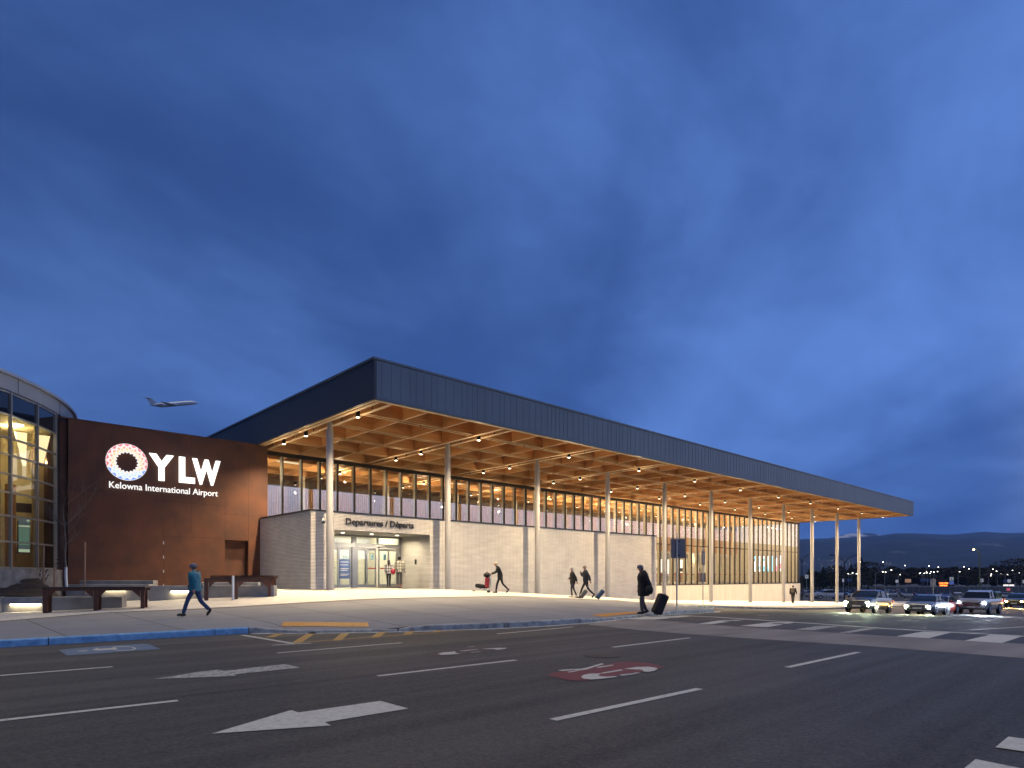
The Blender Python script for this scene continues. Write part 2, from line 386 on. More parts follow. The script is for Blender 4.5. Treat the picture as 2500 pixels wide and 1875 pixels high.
# terrain to the horizon
g = MB(); xs = [-3000, -800, -200, -60] + frange(-30, 140, 34) + [160, 190, 230, 300, 420, 600, 1000, 2000, 4000, 8000, 12500]; ys = [-4600, -2000, -500, -120, -40, 0, 15, 20, 26, 30, 46, 80, 150, 300, 600, 1200, 3000, 9000]
vs = [(x, y, (min(r_(x), bz(x)) if y > 14 and x < 130 else r_(x)) - .30) for x in xs for y in ys]; n = len(ys)
g.add(vs, [(i * n + j, (i + 1) * n + j, (i + 1) * n + j + 1, i * n + j + 1) for i in range(len(xs) - 1) for j in range(n - 1)])
tag(g.build('ground', M_dirt, smooth=True), kind='structure')
# road: whole driving surface up to the kerb
g = MB(); xs = sorted(set([round(v, 2) for v in frange(-40, 128, 168)] + [a for a, b in CK if a > -40 and a < 128])); 
rows = []
for x in xs:
    c = cY(x) + .02
    rows.append([(x, y, r_(x)) for y in (-60, -30, -12, -4, 2, 6, 9)] + [(x, 9 + (c - 9) * t, r_(x)) for t in (.5, 1)])
n = len(rows[0]); g.add([p for r in rows for p in r], [(i * n + j, (i + 1) * n + j, (i + 1) * n + j + 1, i * n + j + 1) for i in range(len(xs) - 1) for j in range(n - 1)])
road = tag(g.build('road', MAT['asphalt'], smooth=True), kind='structure')
# pavement zones: outer concrete walk, dark aggregate band, inner pale plaza
bo_px = [(-200, 1531), (0, 1518), (253, 1497), (470, 1489), (600, 1482), (700, 1476), (821, 1469), (1043, 1460.5), (1200, 1457.5), (1300, 1457.5), (1400, 1462), (1500, 1466), (1600, 1471.5), (1750, 1478), (1900, 1480.5)]
pts = []
for x, y in bo_px:
    p, d = ray(x, y, H); pts.append((p.x, p.y))
pts = [q for i, q in enumerate(pts) if i == 0 or q[0] > pts[i - 1][0]]
def bandY(X):
    y = interp([(-60, pts[0][1])] + pts + [(60, 23.6), (140, 22.5)], X); return max(cY(X) + .5, y)
xs = sorted(set([round(v, 2) for v in frange(-30, 126, 260)] + [a for a, b in CK if -30 < a < 126]))
def strip(name, m, fa, fb, nrow, dz=0):
    g = MB(); rows = []
    for x in xs:
        a = fa(x); b = max(fb(x), a + .02); rows.append([(x, a + (b - a) * i / nrow, H(x, a + (b - a) * i / nrow) + dz) for i in range(nrow + 1)])
    n = nrow + 1; g.add([p for r in rows for p in r], [(i * n + j, (i + 1) * n + j, (i + 1) * n + j + 1, i * n + j + 1) for i in range(len(xs) - 1) for j in range(nrow)])
    return tag(g.build(name, m, smooth=True), kind='structure')
side = strip('sidewalk', M_conc, lambda x: cY(x) + .15, bandY, 8)
strip('paving_band', M_band, bandY, lambda x: bandY(x) + .45, 1)
strip('plaza', M_plaza, lambda x: bandY(x) + .45, lambda x: 52 if x < 86 else 30, 16)
# kerb in lengths, blue by the accessible bay
def kerb(x0, x1, m, parent=None):
    g = MB(); X = [x0] + [x for x in xs if x0 < x < x1] + [x1]; rings = []
    for i, x in enumerate(X):
        y = cY(x); a = X[max(i - 1, 0)]; b = X[min(i + 1, len(X) - 1)]
        t = Vector((b - a, cY(b) - cY(a))).normalized(); nn = Vector((-t.y, t.x)); h = curb_h(x); z = r_(x)
        P = lambda o, zz: (x + nn.x * o, y + nn.y * o, zz)
        zt = H(x, y + .15) + .004
        rings.append([P(0, z - .2), P(0, z + max(h - .02, .01)), P(.02, max(zt, z + h)), P(.16, zt), P(.16, z - .2)])
    g.loft(rings); return g.build('kerb', m, smooth=True, auto=30)
for x0, x1, m in [(-30, -6, M_blue), (-6, -2, M_blue), (-2, 2.05, M_blue), (2.07, 5.4, M_blue), (5.42, 6.2, M_blue)]:
    tag(kerb(x0, x1, m), kind='structure')
for x0, x1 in [(6.22, 9.3), (9.33, 12.2), (12.23, 15.2), (15.23, 22.2), (22.23, 26), (26.03, 30.4), (30.43, 36), (36.03, 42), (42.03, 48), (48.03, 54), (54.03, 60), (60.03, 90), (90.03, 125)]:
    tag(kerb(x0, x1, M_curb), kind='structure')
# concrete gutter pan along the kerb
g = MB(); rows = []
X = [x for x in xs if 6.2 < x < 44]
for i, x in enumerate(X):
    a, b = X[max(i - 1, 0)], X[min(i + 1, len(X) - 1)]; t = Vector((b - a, cY(b) - cY(a))).normalized(); nn = Vector((t.y, -t.x))
    rows.append([(x, cY(x), r_(x) + .006), (x + nn.x * .32, cY(x) + nn.y * .32, r_(x) + .006)])
g.add([p for r in rows for p in r], [(2 * i, 2 * i + 2, 2 * i + 3, 2 * i + 1) for i in range(len(X) - 1)])
g.build('gutter', M_curb, road)
# ---- painted markings, laid on the road surface
def on_road(x, y, dz):
    p, d = ray(x, y, lambda X, Y: r_(X) + dz); return (p.x, p.y, p.z)
def paint(name, polys, m, dz=.006):
    g = MB()
    for poly in polys:
        # subdivide long edges a little so the sheet follows the fall of the road
        P = [on_road(x, y, dz) for x, y in poly]; g.add(P, [tuple(range(len(P)))])
    return g.build(name, m, road)
def pline(name, a, b, w, m, dz=.006):
    A = Vector(on_road(*a, dz)); B = Vector(on_road(*b, dz)); d = (B - A); d.z = 0; nn = Vector((-d.y, d.x, 0)).normalized() * w / 2
    k = max(1, int(d.length / 1.5)); g = MB(); vs = []
    for i in range(k + 1):
        p = A.lerp(B, i / k); z = r_(p.x) + dz
        for s in (-1, 1): vs.append((p.x + nn.x * s, p.y + nn.y * s, z))
    g.add(vs, [(2 * i, 2 * i + 1, 2 * i + 3, 2 * i + 2) for i in range(k)]); return g.build(name, m, road)
for a, b in [((-60, 1653.8), (275, 1627.5)), ((676, 1594), (981, 1569)), ((1214, 1547.5), (1400, 1530.5)), ((-40, 1763), (434, 1710)), ((922, 1650), (1260, 1611)), ((1496, 1580), (1684, 1557)),
             ((1350, 1757), (1708, 1681)), ((1922, 1629), (2096, 1592)), ((664, 1575), (760, 1570)), ((2060, 1518), (2100, 1517)), ((2190, 1516), (2245, 1515)), ((2290, 1513), (2410, 1509.5)), ((2437, 1508.5), (2465, 1506.5)), ((1850, 1502), (1876, 1501.5)), ((1950, 1501), (2010, 1500.5))]:
    pline('lane_line', a, b, .11, P_white)
pline('edge_line', (592, 1550.5), (716, 1571), .13, P_white, .010)
pline('edge_line', (2370, 1538), (2520, 1529), .12, P_white)
# yellow hatched no stopping area
pline('hatch_edge', (700, 1571), (1150, 1537), .1, P_yel, .008)
for a, b in [((658, 1556), (686, 1546.5)), ((722, 1570), (766, 1543)), ((822, 1563.5), (850, 1540.5)), ((914, 1556.5), (940, 1538.5)), ((993, 1549.5), (1006, 1538.5)), ((1065, 1543), (1068, 1538))]:
    pline('hatch_stripe', a, b, .2, P_yel)
# straight-on arrows
paint('turn_arrow', [[(516, 1791), (705, 1735), (713, 1734), (728, 1739.5), (928, 1711), (997, 1729.5), (793, 1763), (808, 1771)]], P_white, .007)
paint('turn_arrow', [[(377, 1657.5), (480, 1641), (529, 1635), (541, 1636.5), (546, 1638), (698, 1621), (732, 1630), (570, 1646.5), (580, 1650)]], P_worn, .007)
# faded red roundel with white signs
def ringpts(cx, cy, ax, ay, n=28, tilt=0):
    return [(cx + ax * cos(2 * pi * k / n) + tilt * sin(2 * pi * k / n), cy + ay * sin(2 * pi * k / n)) for k in range(n)]
paint('road_roundel', [[(1338, 1649), (1345, 1643), (1380, 1638), (1430, 1632), (1480, 1622), (1505, 1616.5), (1545, 1615), (1590, 1619), (1622, 1628), (1600, 1636), (1550, 1643), (1490, 1653), (1430, 1662), (1390, 1661)]], P_red, .006)
Z = lambda L_: [(1300 + a / 5.53, 1590 + b / 5.53) for a, b in L_]
paint('road_symbol', [Z([(335, 258), (420, 246), (640, 236), (730, 222), (850, 185), (930, 162), (970, 172), (900, 192), (830, 212), (740, 244), (640, 256), (560, 252), (410, 264)]),
                      Z([(465, 278), (600, 256), (640, 258), (560, 276), (490, 285)]), Z([(850, 214), (1070, 182), (1105, 190), (900, 222)]),
                      Z([(915, 292), (1190, 244), (1232, 256), (955, 300)])], P_white, .010)
paint('turn_arrow', [Z([(655, 345), (690, 318), (780, 300), (900, 298), (930, 306), (885, 318), (905, 334), (1000, 342), (1110, 335), (1150, 345), (1000, 362), (900, 374), (800, 380), (690, 368)]),
                     Z([(1225, 238), (1400, 212), (1560, 208), (1660, 220), (1690, 236), (1650, 260), (1580, 276), (1490, 272), (1500, 258), (1440, 246), (1330, 242)])], P_white, .011)
paint('road_symbol', [Z([(1170, 322), (1210, 306), (1330, 300), (1400, 282), (1470, 292), (1330, 318), (1220, 332)])], P_worn, .009)
Z3 = lambda L_: [(560 + a / 3.16, 1490 + b / 3.16) for a, b in L_]
paint('road_roundel', [Z3([(1480, 338), (1570, 316), (1680, 304), (1900, 276), (2120, 278), (2160, 292), (2000, 312), (1800, 340), (1640, 354)])], paint_mat('ghost of red paint', (.075, .045, .045), .5), .005)
paint('turn_arrow', [Z3([(1605, 336), (1650, 324), (1740, 317), (1752, 324), (1730, 328), (1785, 334), (1700, 341), (1640, 343)]), Z3([(1945, 296), (2080, 289), (2145, 290), (2120, 298), (2060, 305), (2045, 299)])], P_white, .009)
paint('road_symbol', [Z3([(1768, 314), (1800, 309), (1905, 299), (1925, 302), (1810, 316)]), Z3([(1855, 324), (1930, 317), (1942, 321), (1880, 327)]), Z3([(1830, 283), (1890, 278), (1895, 281), (1840, 285)])], P_worn, .009)
# accessible bay symbol
Z1 = lambda L_: [(100 + a / 5.53, 1540 + b / 5.53) for a, b in L_]
paint('bay_symbol', [Z1([(235, 258), (700, 215), (1370, 175), (1440, 178), (1620, 246), (1180, 275), (700, 312), (350, 334)])], P_sym, .006)
ring = []
for k in range(17):
    a = radians(-150 + 300 * k / 16); ring.append((1110 + 175 * cos(a), 238 + 30 * sin(a)))
for k in range(17):
    a = radians(150 - 300 * k / 16); ring.append((1110 + 145 * cos(a), 238 + 23 * sin(a)))
paint('bay_wheel_ring', [Z1(ring)], P_white, .010)
paint('bay_figure', [Z1([(690, 258), (760, 232), (790, 244), (920, 236), (1000, 226), (1040, 244), (900, 258), (760, 266)]), Z1([(480, 272), (620, 264), (640, 270), (520, 280)])], P_white, .010)
# concrete crossing band and bars on the far side of the junction
band = paint('crossing_band', [[(1434, 1525), (1480, 1516.5), (1560, 1512.3), (1640, 1517), (1640, 1545), (1548, 1537)], [(1640, 1545), (1640, 1517), (1800, 1530), (1800, 1556.6)], [(1800, 1556.6), (1800, 1530), (2180, 1553.5), (2116, 1577)], [(2116, 1577), (2180, 1553.5), (2540, 1574), (2540, 1610)], [(2540, 1610), (2540, 1574), (3100, 1608), (3100, 1658)]],
             mat('crossing concrete', (.20, .178, .16), .8, var=.25, scale=1.5, bump=.3, stretch=(.3, 1, 1)), .004)
for poly in ([(1529, 1511.8), (1560, 1507.5), (1600, 1505.6), (1668, 1502.5), (1690, 1504), (1640, 1509), (1600, 1512.5)], [(1703, 1523), (1754, 1515), (1820, 1512.6), (1738, 1523.5)],
             [(1806, 1528), (1882, 1519), (1945, 1519), (1873, 1531)], [(2187.7, 1553.5), (2252.5, 1541.8), (2322, 1544), (2268, 1558)], [(2354, 1564), (2420, 1549), (2499, 1552.5), (2445.6, 1570)],
             [(2430, 1824), (2462, 1798), (2540, 1809), (2540, 1840)], [(2352, 1877), (2382, 1853), (2540, 1885), (2540, 1960), (2330, 1900)]):
    paint('crossing_bar', [poly], P_white, .010)
for poly in ([(1940, 1537), (1996, 1528), (2050, 1528), (1984, 1539)], [(2046, 1545), (2104, 1535), (2140, 1534), (2075, 1545)]):
    paint('crossing_bar', [poly], P_worn, .010)
for a, b in [((1668, 1503), (1738, 1506)), ((1738, 1506), (1830, 1512)), ((1830, 1512), (1926, 1518)), ((1926, 1518), (2180, 1535.5)), ((2180, 1535.5), (2900, 1575))]:
    pline('stop_line', a, b, .24, P_white, .012)
# yellow tactile plates at the ramps
def plate(px, lab):
    g = MB(); P = [ray(x, y, lambda X, Y: H(X, Y) + .012)[0] for x, y in px]
    A, B, C_, D_ = P
    nx, ny = 26, 5
    for i in range(nx):
        for j in range(ny):
            q = [A.lerp(B, (i + u) / nx).lerp(D_.lerp(C_, (i + u) / nx), (j + v) / ny) for u, v in ((0, 0), (1, 0), (1, 1), (0, 1))]
            for p in q: p.z = H(p.x, p.y) + .012
            c = sum(q, Vector()) / 4
            g.add([tuple(p) for p in q], [(0, 1, 2, 3)])
            g.lathe([(.02, 0), (.012, .006)], tuple(c), 6)
    return tag(g.build('tactile_plate', M_tact), lab, 'tactile plate')
plate([(686, 1529), (900, 1530), (899, 1519.5), (692, 1518)], 'yellow ribbed tactile plate on the ramp above the yellow hatched road')
plate([(1474, 1505.5), (1560, 1496.5), (1566, 1492.5), (1442, 1501)], 'yellow tactile plate on the ramp at the feet of the person with the black suitcase')

# tyre scrub arcs, sealed joints and covers
M_tm = mat('tyre rubber mark', (.020, .019, .018), .5, var=.3, scale=3); M_seal = mat('joint sealant', (.085, .08, .072), .8, var=.4, scale=4)
rr = random.Random(12)
def on_sheet(P, w, m, name, dz):
    g = MB(); vs = []
    for i, p in enumerate(P):
        d = P[min(i + 1, len(P) - 1)] - P[max(i - 1, 0)]; nn = Vector((-d.y, d.x)).normalized() * (w / 2 * min(1, .25 + min(i, len(P) - 1 - i) * .4))
        for s in (-1, 1): q = p + nn * s; vs.append((q.x, q.y, r_(q.x) + dz))
    g.add(vs, [(2 * i, 2 * i + 1, 2 * i + 3, 2 * i + 2) for i in range(len(P) - 1)]); return g.build(name, m, road)
for k in range(15):
    R0 = 9.5 + k * .42 + rr.uniform(-.1, .1); c = Vector((18.6 + rr.uniform(-.4, .4), 9.4)); a0 = radians(-112 + rr.uniform(-8, 8)); a1 = radians(-52 + rr.uniform(-14, 8))
    on_sheet([c + Vector((cos(a0 + (a1 - a0) * i / 16), sin(a0 + (a1 - a0) * i / 16))) * R0 for i in range(17)], rr.uniform(.08, .20), M_tm, 'tyre_mark', .0045)
for y, x0, x1 in ((8.15, -12, 30), (11.9, -10, 9)):
    on_sheet([Vector((x0 + (x1 - x0) * i / 60, y + .012 * sin(i * .7) + (x0 + (x1 - x0) * i / 60) * -.028 + .3)) for i in range(61)], .03, M_seal, 'sealed_joint', .0045)
for x, y in ((9.2, 7.4), (24.5, 5.8)):
    g = MB(); g.lathe([(.33, .002), (.33, .007), (.30, .008), (.01, .008)], (x, y, r_(x)), 24); g.build('manhole_cover', mat('cast iron', (.035, .033, .03), .55, .6, var=.3, scale=30), road)
# ================================================================ TERMINAL
XN = [14.14 + 6.9 * i for i in range(11)]
YR = [25.14 + 2.66 * i for i in range(8)]           # rails: 25.1 27.8 30.5 33.1 35.8 38.4 41.1 43.8
ZS, ZT = 7.15, 8.84
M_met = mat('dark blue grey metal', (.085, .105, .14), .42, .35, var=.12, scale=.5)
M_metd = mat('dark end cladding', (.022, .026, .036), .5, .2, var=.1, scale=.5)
def wood(name, c, c2, sx=(.25, 6, 14), rough=.55, edge=None):
    m, nt, b, N, L = nodes_of(name); tc = N.new('ShaderNodeTexCoord'); mp = N.new('ShaderNodeMapping'); mp.inputs['Scale'].default_value = sx; L.new(tc.outputs['Object'], mp.inputs[0])
    nz = N.new('ShaderNodeTexNoise'); nz.inputs['Scale'].default_value = 1.6; nz.inputs['Detail'].default_value = 5; nz.inputs['Roughness'].default_value = .6; L.new(mp.outputs[0], nz.inputs['Vector'])
    n2 = N.new('ShaderNodeTexNoise'); n2.inputs['Scale'].default_value = .9; n2.inputs['Detail'].default_value = 2; L.new(tc.outputs['Object'], n2.inputs['Vector'])
    ad = N.new('ShaderNodeMath'); ad.operation = 'MULTIPLY_ADD'; L.new(n2.outputs[0], ad.inputs[0]); ad.inputs[1].default_value = .35; L.new(nz.outputs[0], ad.inputs[2])
    rp = N.new('ShaderNodeValToRGB'); L.new(ad.outputs[0], rp.inputs[0]); e = rp.color_ramp.elements
    e[0].position = .45; e[0].color = (*c2, 1); e[1].position = .85; e[1].color = (*c, 1); L.new(rp.outputs[0], b.inputs['Base Color'])
    if edge:      # beam undersides coloured paler, painting in light bounced up from below
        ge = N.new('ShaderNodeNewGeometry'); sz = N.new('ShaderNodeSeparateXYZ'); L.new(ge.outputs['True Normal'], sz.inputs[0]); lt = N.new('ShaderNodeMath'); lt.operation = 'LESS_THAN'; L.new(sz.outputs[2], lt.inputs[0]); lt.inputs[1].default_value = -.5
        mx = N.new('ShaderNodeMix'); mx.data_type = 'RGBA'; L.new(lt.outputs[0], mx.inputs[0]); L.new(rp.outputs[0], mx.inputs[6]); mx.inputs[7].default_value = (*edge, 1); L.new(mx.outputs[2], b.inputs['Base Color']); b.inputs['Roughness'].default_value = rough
    MAT[name] = m; return m
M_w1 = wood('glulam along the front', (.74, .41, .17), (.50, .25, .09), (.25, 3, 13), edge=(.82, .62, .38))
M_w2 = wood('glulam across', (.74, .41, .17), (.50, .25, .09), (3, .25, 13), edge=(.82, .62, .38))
M_wd = wood('soffit deck', (.66, .36, .14), (.46, .22, .08), (.3, 6, 3))
M_col = mat('painted column', (.40, .40, .40), .45, var=.08, scale=1)
M_blk = mat('black metal', (.012, .012, .013), .5, var=.2)
M_frm = mat('bronze frame', (.028, .022, .017), .5, .3, var=.2)
M_fin = mat('mullion fin', (.46, .41, .31), .55, var=.1, scale=2)
M_alu = mat('aluminium', (.42, .43, .44), .38, .6, var=.08, scale=2)
M_brick = brickmat('pale brick', (.76, .74, .70), (.66, .64, .61), (.24, .23, .22), .60, .0675, .0095, .75, 'w', .8)
M_panel = mat('pale precast panel', (.56, .53, .48), .7, var=.12, scale=1.2, stretch=(3, 3, .3))
M_gl = glass('facade glass', (.88, .89, .86), 1.3, .09)
M_floor = mat('terrazzo floor', (.38, .36, .33), .35, var=.15, scale=8)
M_slat = wood('slat wall', (.56, .34, .16), (.40, .21, .09), (8, 8, .3))
M_inw = mat('interior wall', (.52, .48, .40), .8, var=.06)
M_lamp = emis('downlight lens', (1, .86, .62), 14)
M_lite = emis('lit coffer', (1, .80, .48), 1.15)
M_wht = emis('bright shop light', (1, .92, .78), 1.5)
T = thing('airport_terminal', 'long glass fronted terminal under a deep timber canopy roof with pale brick base', 'building', (14, 28, -1))
def tp(g, name, m, sm=False, par=None):
    o = g.build(name, m, None, sm); o.parent = par or T
    o.matrix_parent_inverse = Matrix.Identity(4)
    if par is None: o.location = -T.location
    return o
# roof edge
g = MB(); g.box(13.57, 85.6, 22.5, 22.62, ZS, ZT - .09)
x = 13.8; rr = random.Random(3)
while x < 85.5:
    g.box(x, x + .02, 22.492, 22.5, ZS + .12, ZT - .12); x += rr.choice((.40, .46, .46, .3))
g.box(13.5, 85.62, 22.47, 22.498, ZS + .04, ZS + .07)
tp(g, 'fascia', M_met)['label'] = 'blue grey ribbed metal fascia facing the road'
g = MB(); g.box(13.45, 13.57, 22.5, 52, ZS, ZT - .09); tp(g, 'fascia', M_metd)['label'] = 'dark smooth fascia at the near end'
g = MB(); g.box(85.6, 85.72, 22.5, 52, ZS, ZT - .09); tp(g, 'fascia', M_met)
g = MB(); g.box(13.40, 85.77, 22.45, 52.1, ZT - .088, ZT); tp(g, 'roof', M_met)
g = MB(); g.box(13.58, 85.59, 22.63, 52, 8.06, 8.2); tp(g, 'roof_deck', M_wd)
# soffit edge lip
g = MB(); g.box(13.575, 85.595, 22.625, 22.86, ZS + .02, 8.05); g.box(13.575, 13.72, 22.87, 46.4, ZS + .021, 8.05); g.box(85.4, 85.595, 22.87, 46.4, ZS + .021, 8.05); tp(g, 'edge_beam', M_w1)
for X in XN:      # twin main beams over each column
    for s in (-1, 1):
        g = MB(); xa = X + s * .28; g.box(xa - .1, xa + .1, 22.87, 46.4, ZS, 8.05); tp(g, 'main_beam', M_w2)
ends = [(13.73, XN[0] - .39)] + [(XN[i] + .39, XN[i + 1] - .39) for i in range(10)] + [(XN[10] + .39, 85.39)]
for Y in YR:
    g = MB()
    for a, b in ends:
        if b - a > .05:
            for s in (-1, 1): g.box(a, b, Y + s * .15 - .04, Y + s * .15 + .04, ZS + .05, 8.049)
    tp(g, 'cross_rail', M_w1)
YE = [22.86] + YR + [46.4]
for i in range(10):
    for k in (1, 2):
        g = MB(); X = XN[i] + 2.3 * k
        for a, b in zip(YE, YE[1:]):
            a2 = a + (.20 if a > 23 else .005); b2 = b - (.20 if b < 46 else 0); g.box(X - .045, X + .045, a2, b2, ZS + .07, 8.048)
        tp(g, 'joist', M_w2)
g = MB()
for X in XN:
    for Y in (23.8, 26.5, 29.3, 31.6, 34.2): g.tube([(X + .02, Y, ZS - .05), (X + .02, Y, ZS + .25)], .025, 6)
for i in range(10):
    for Y in YR[:4:2]: g.tube([(XN[i] + 3.4, Y, ZS - .02), (XN[i] + 3.4, Y, ZS + .25)], .02, 6)
tp(g, 'sprinkler_head', M_blk)['kind'] = 'stuff'
# columns
for X in XN:
    z = H(X, 27.6); g = MB()
    g.lathe([(.160, z - .05), (.160, 6.84), (.155, 6.86), (.12, 6.86), (.12, 7.35)], (X, 27.6, 0), 24); g.lathe([(.25, z), (.25, z + .015), (.160, z + .02)], (X, 27.6, 0), 24)
    tp(g, 'column', M_col, True)
# downlights between the twin beams
def downlight(X, Y, p):
    g = MB(); g.lathe([(.085, 6.98), (.095, 6.98), (.095, 7.30), (.02, 7.30)], (X, Y, 0), 14); o = tp(g, 'downlight', M_blk, True)
    g = MB(); g.lathe([(.075, 6.972), (.08, 6.979)], (X, Y, 0), 14); l = g.build('lens', M_lamp); l.parent = o
    if p:
        light('downlight_beam', 'SPOT', (X, Y, 6.93), p, WARM, size=.10, spot=136, blend=1.0)
        light('soffit_fill', 'POINT', (X, Y, 6.35), 30, WARM, size=.02)  # added bare point hanging below the fixture, brightens the timber soffit
PD = 4100
for X in XN:
    for Y in (25.0, 30.1, 32.7): downlight(X, Y, PD)
for X in XN[:-1]:
    for Y in (39.6, 42.4): downlight(X, Y, 0)
    light('hall_light_and_fill', 'POINT', (X, 39.6, 6.5), 420, (1, .76, .46), size=.02)
# brick volume with the recessed doors
RX0, RX1, RZ = 14.9, 20.6, 2.29
g = MB(); Y0 = 28.63; zb = -2.6; zt = 3.14
g.box(13.69, RX0, Y0, Y0 + .3, zb, zt); g.box(RX0, RX1, Y0, Y0 + .3, RZ, zt); g.box(RX1, 42.2, Y0, Y0 + .3, zb, zt)
g.box(13.69, 13.99, Y0 + .3, 35.7, zb, zt); g.box(41.9, 42.2, Y0 + .3, 35.7, zb, zt)
g.box(RX0 - .3, RX0, Y0 + .3, 31.5, zb, zt - .3); g.box(RX1, RX1 + .3, Y0 + .3, 31.5, zb, zt - .3)
tp(g, 'brick_wall', M_brick)
g = MB(); g.box(13.64, 42.25, Y0 - .05, Y0 + .36, zt, zt + .07); g.box(13.64, 14.05, Y0 + .36, 35.7, zt, zt + .07); tp(g, 'wall_coping', M_metd)
g = MB(); g.box(13.99, 41.9, Y0 + .36, 35.7, zt - .12, zt - .02); tp(g, 'low_roof', M_metd)
g = MB(); g.box(RX0, RX1, Y0 + .3, 31.45, RZ - .0, RZ + .1); tp(g, 'porch_ceiling', mat('porch ceiling', (.6, .57, .5), .5, var=.05))
for X in (16.2, 17.9, 19.5):
    g = MB(); g.lathe([(.07, RZ - .012), (.09, RZ - .004)], (X, 30.2, 0), 14); tp(g, 'porch_light', M_lamp)
for X in (16.2, 17.9, 19.5): light('porch_glow', 'SPOT', (X, 30.2, 2.26), 190, (1, .82, .55), size=.05, spot=165, blend=.4)
# doors
Yd = 31.5; zf = -.62
dr = MB()
for X, w in ((15.0, .2), (17.57, .26), (20.5, .2)): dr.box(X - w / 2, X + w / 2, Yd - .06, Yd + .08, zf, RZ)
for a, b in ((15.1, 17.44), (17.7, 20.4)):
    dr.box(a, b, Yd - .06, Yd + .08, RZ - .10, RZ - .002); dr.box(a, b, Yd - .08, Yd + .10, 1.60, 1.84)
dr.box(19.0, 19.1, Yd - .05, Yd + .07, 1.84, RZ - .1)
dframe = tp(dr, 'door_frame', M_alu)
M_dg = glass('door glass', (.92, .95, .93), .8, .02)
def leaf(a, b, y):
    g = MB(); t = .09
    g.box(a, a + t, y, y + .05, zf + .03, 1.58); g.box(b - t, b, y, y + .05, zf + .03, 1.58); g.box(a + t, b - t, y, y + .05, 1.46, 1.58); g.box(a + t, b - t, y, y + .05, zf + .03, zf + .2)
    o = tp(g, 'sliding_door', M_alu)
    g = MB(); g.box(a + t, b - t, y + .02, y + .03, zf + .2, 1.46); l = g.build('pane', M_dg); l.parent = o
    return o
leaf(15.1, 16.0, Yd + .01); leaf(16.0, 16.78, Yd + .07); d1 = leaf(16.6, 17.42, Yd + .01)
leaf(17.72, 18.42, Yd + .01); d2 = leaf(18.3, 19.02, Yd + .07); d3 = leaf(19.14, 19.86, Yd + .07); leaf(19.74, 20.38, Yd + .01)
M_red = mat('red sticker', (.45, .04, .03), .5); M_bls = mat('blue poster', (.10, .18, .42), .5, var=.2); M_dk = mat('dark print', (.03, .03, .035), .6); M_wp = mat('white print', (.7, .7, .68), .6)
for o, a, b in ((d2, 18.42, 18.95), (d3, 19.24, 19.7), (d1, 16.1, 16.45)):
    g = MB(); g.box(a, b, Yd - .0, Yd + .012, .44, .50); l = g.build('push_bar', M_red if a > 17 else M_dk); l.parent = o
g = MB(); g.box(16.72, 17.3, Yd - .004, Yd + .004, -.1, .95); l = g.build('poster', M_bls); l.parent = d1
g = MB()
for k, (w, z) in enumerate(((.5, .78), (.46, .62), (.5, .42), (.44, .33), (.5, .12), (.4, .05))): g.box(16.75, 16.75 + w, Yd - .008, Yd - .0045, z, z + .04)
l = g.build('poster_print', M_wp); l.parent = d1
for a, z, o in ((18.62, .95, d2), (19.42, .95, d3)):
    g = MB(); g.box(a, a + .2, Yd + .005, Yd + .012, z, z + .35); l = g.build('door_notice', mat('notice', (.25, .45, .5), .5)); l.parent = o
    g = MB(); g.lathe([(.035, -.002), (.035, 0)], (a + .1, Yd + .003, z + .2), 10, 'y'); l = g.build('door_notice_mark', M_dk); l.parent = o
g = MB(); g.box(19.02, 19.14, Yd - .1, Yd - .05, 1.62, 1.70); tp(g, 'door_sensor', M_blk)
g = MB(); g.box(RX1 - .03, RX1 - .001, 29.9, 30.05, .70, .98); tp(g, 'door_switch', M_blk)
g = MB(); g.box(15.1, 17.44, Yd, Yd + .01, 1.84, RZ - .1); g.box(17.7, 19.0, Yd, Yd + .01, 1.84, RZ - .1); g.box(19.1, 20.4, Yd, Yd + .01, 1.84, RZ - .1); tp(g, 'transom_glass', M_dg)
# lit lobby behind the doors
g = MB(); g.box(14.6, 20.9, 35.4, 35.5, zf, 2.6); g.box(14.6, 14.7, 31.7, 35.4, zf, 2.6); g.box(20.8, 20.9, 31.7, 35.4, zf, 2.6); tp(g, 'lobby_wall', M_brick)
g = MB(); g.box(14.6, 20.9, 31.7, 35.4, 2.6, 2.7); tp(g, 'lobby_ceiling', M_inw)
g = MB(); g.box(18.2, 20.5, 32.3, 34.6, 2.56, 2.595); tp(g, 'lobby_lamp', emis('lobby lamp', (1, .86, .58), 16))
g = MB(); g.box(16.0, 17.2, 34.2, 34.3, -.2, 1.2); tp(g, 'lobby_panel', M_bls)
g = MB(); g.box(19.0, 19.9, 35.34, 35.39, 0, 1.3); tp(g, 'lobby_poster', mat('grey poster', (.35, .42, .42), .6))
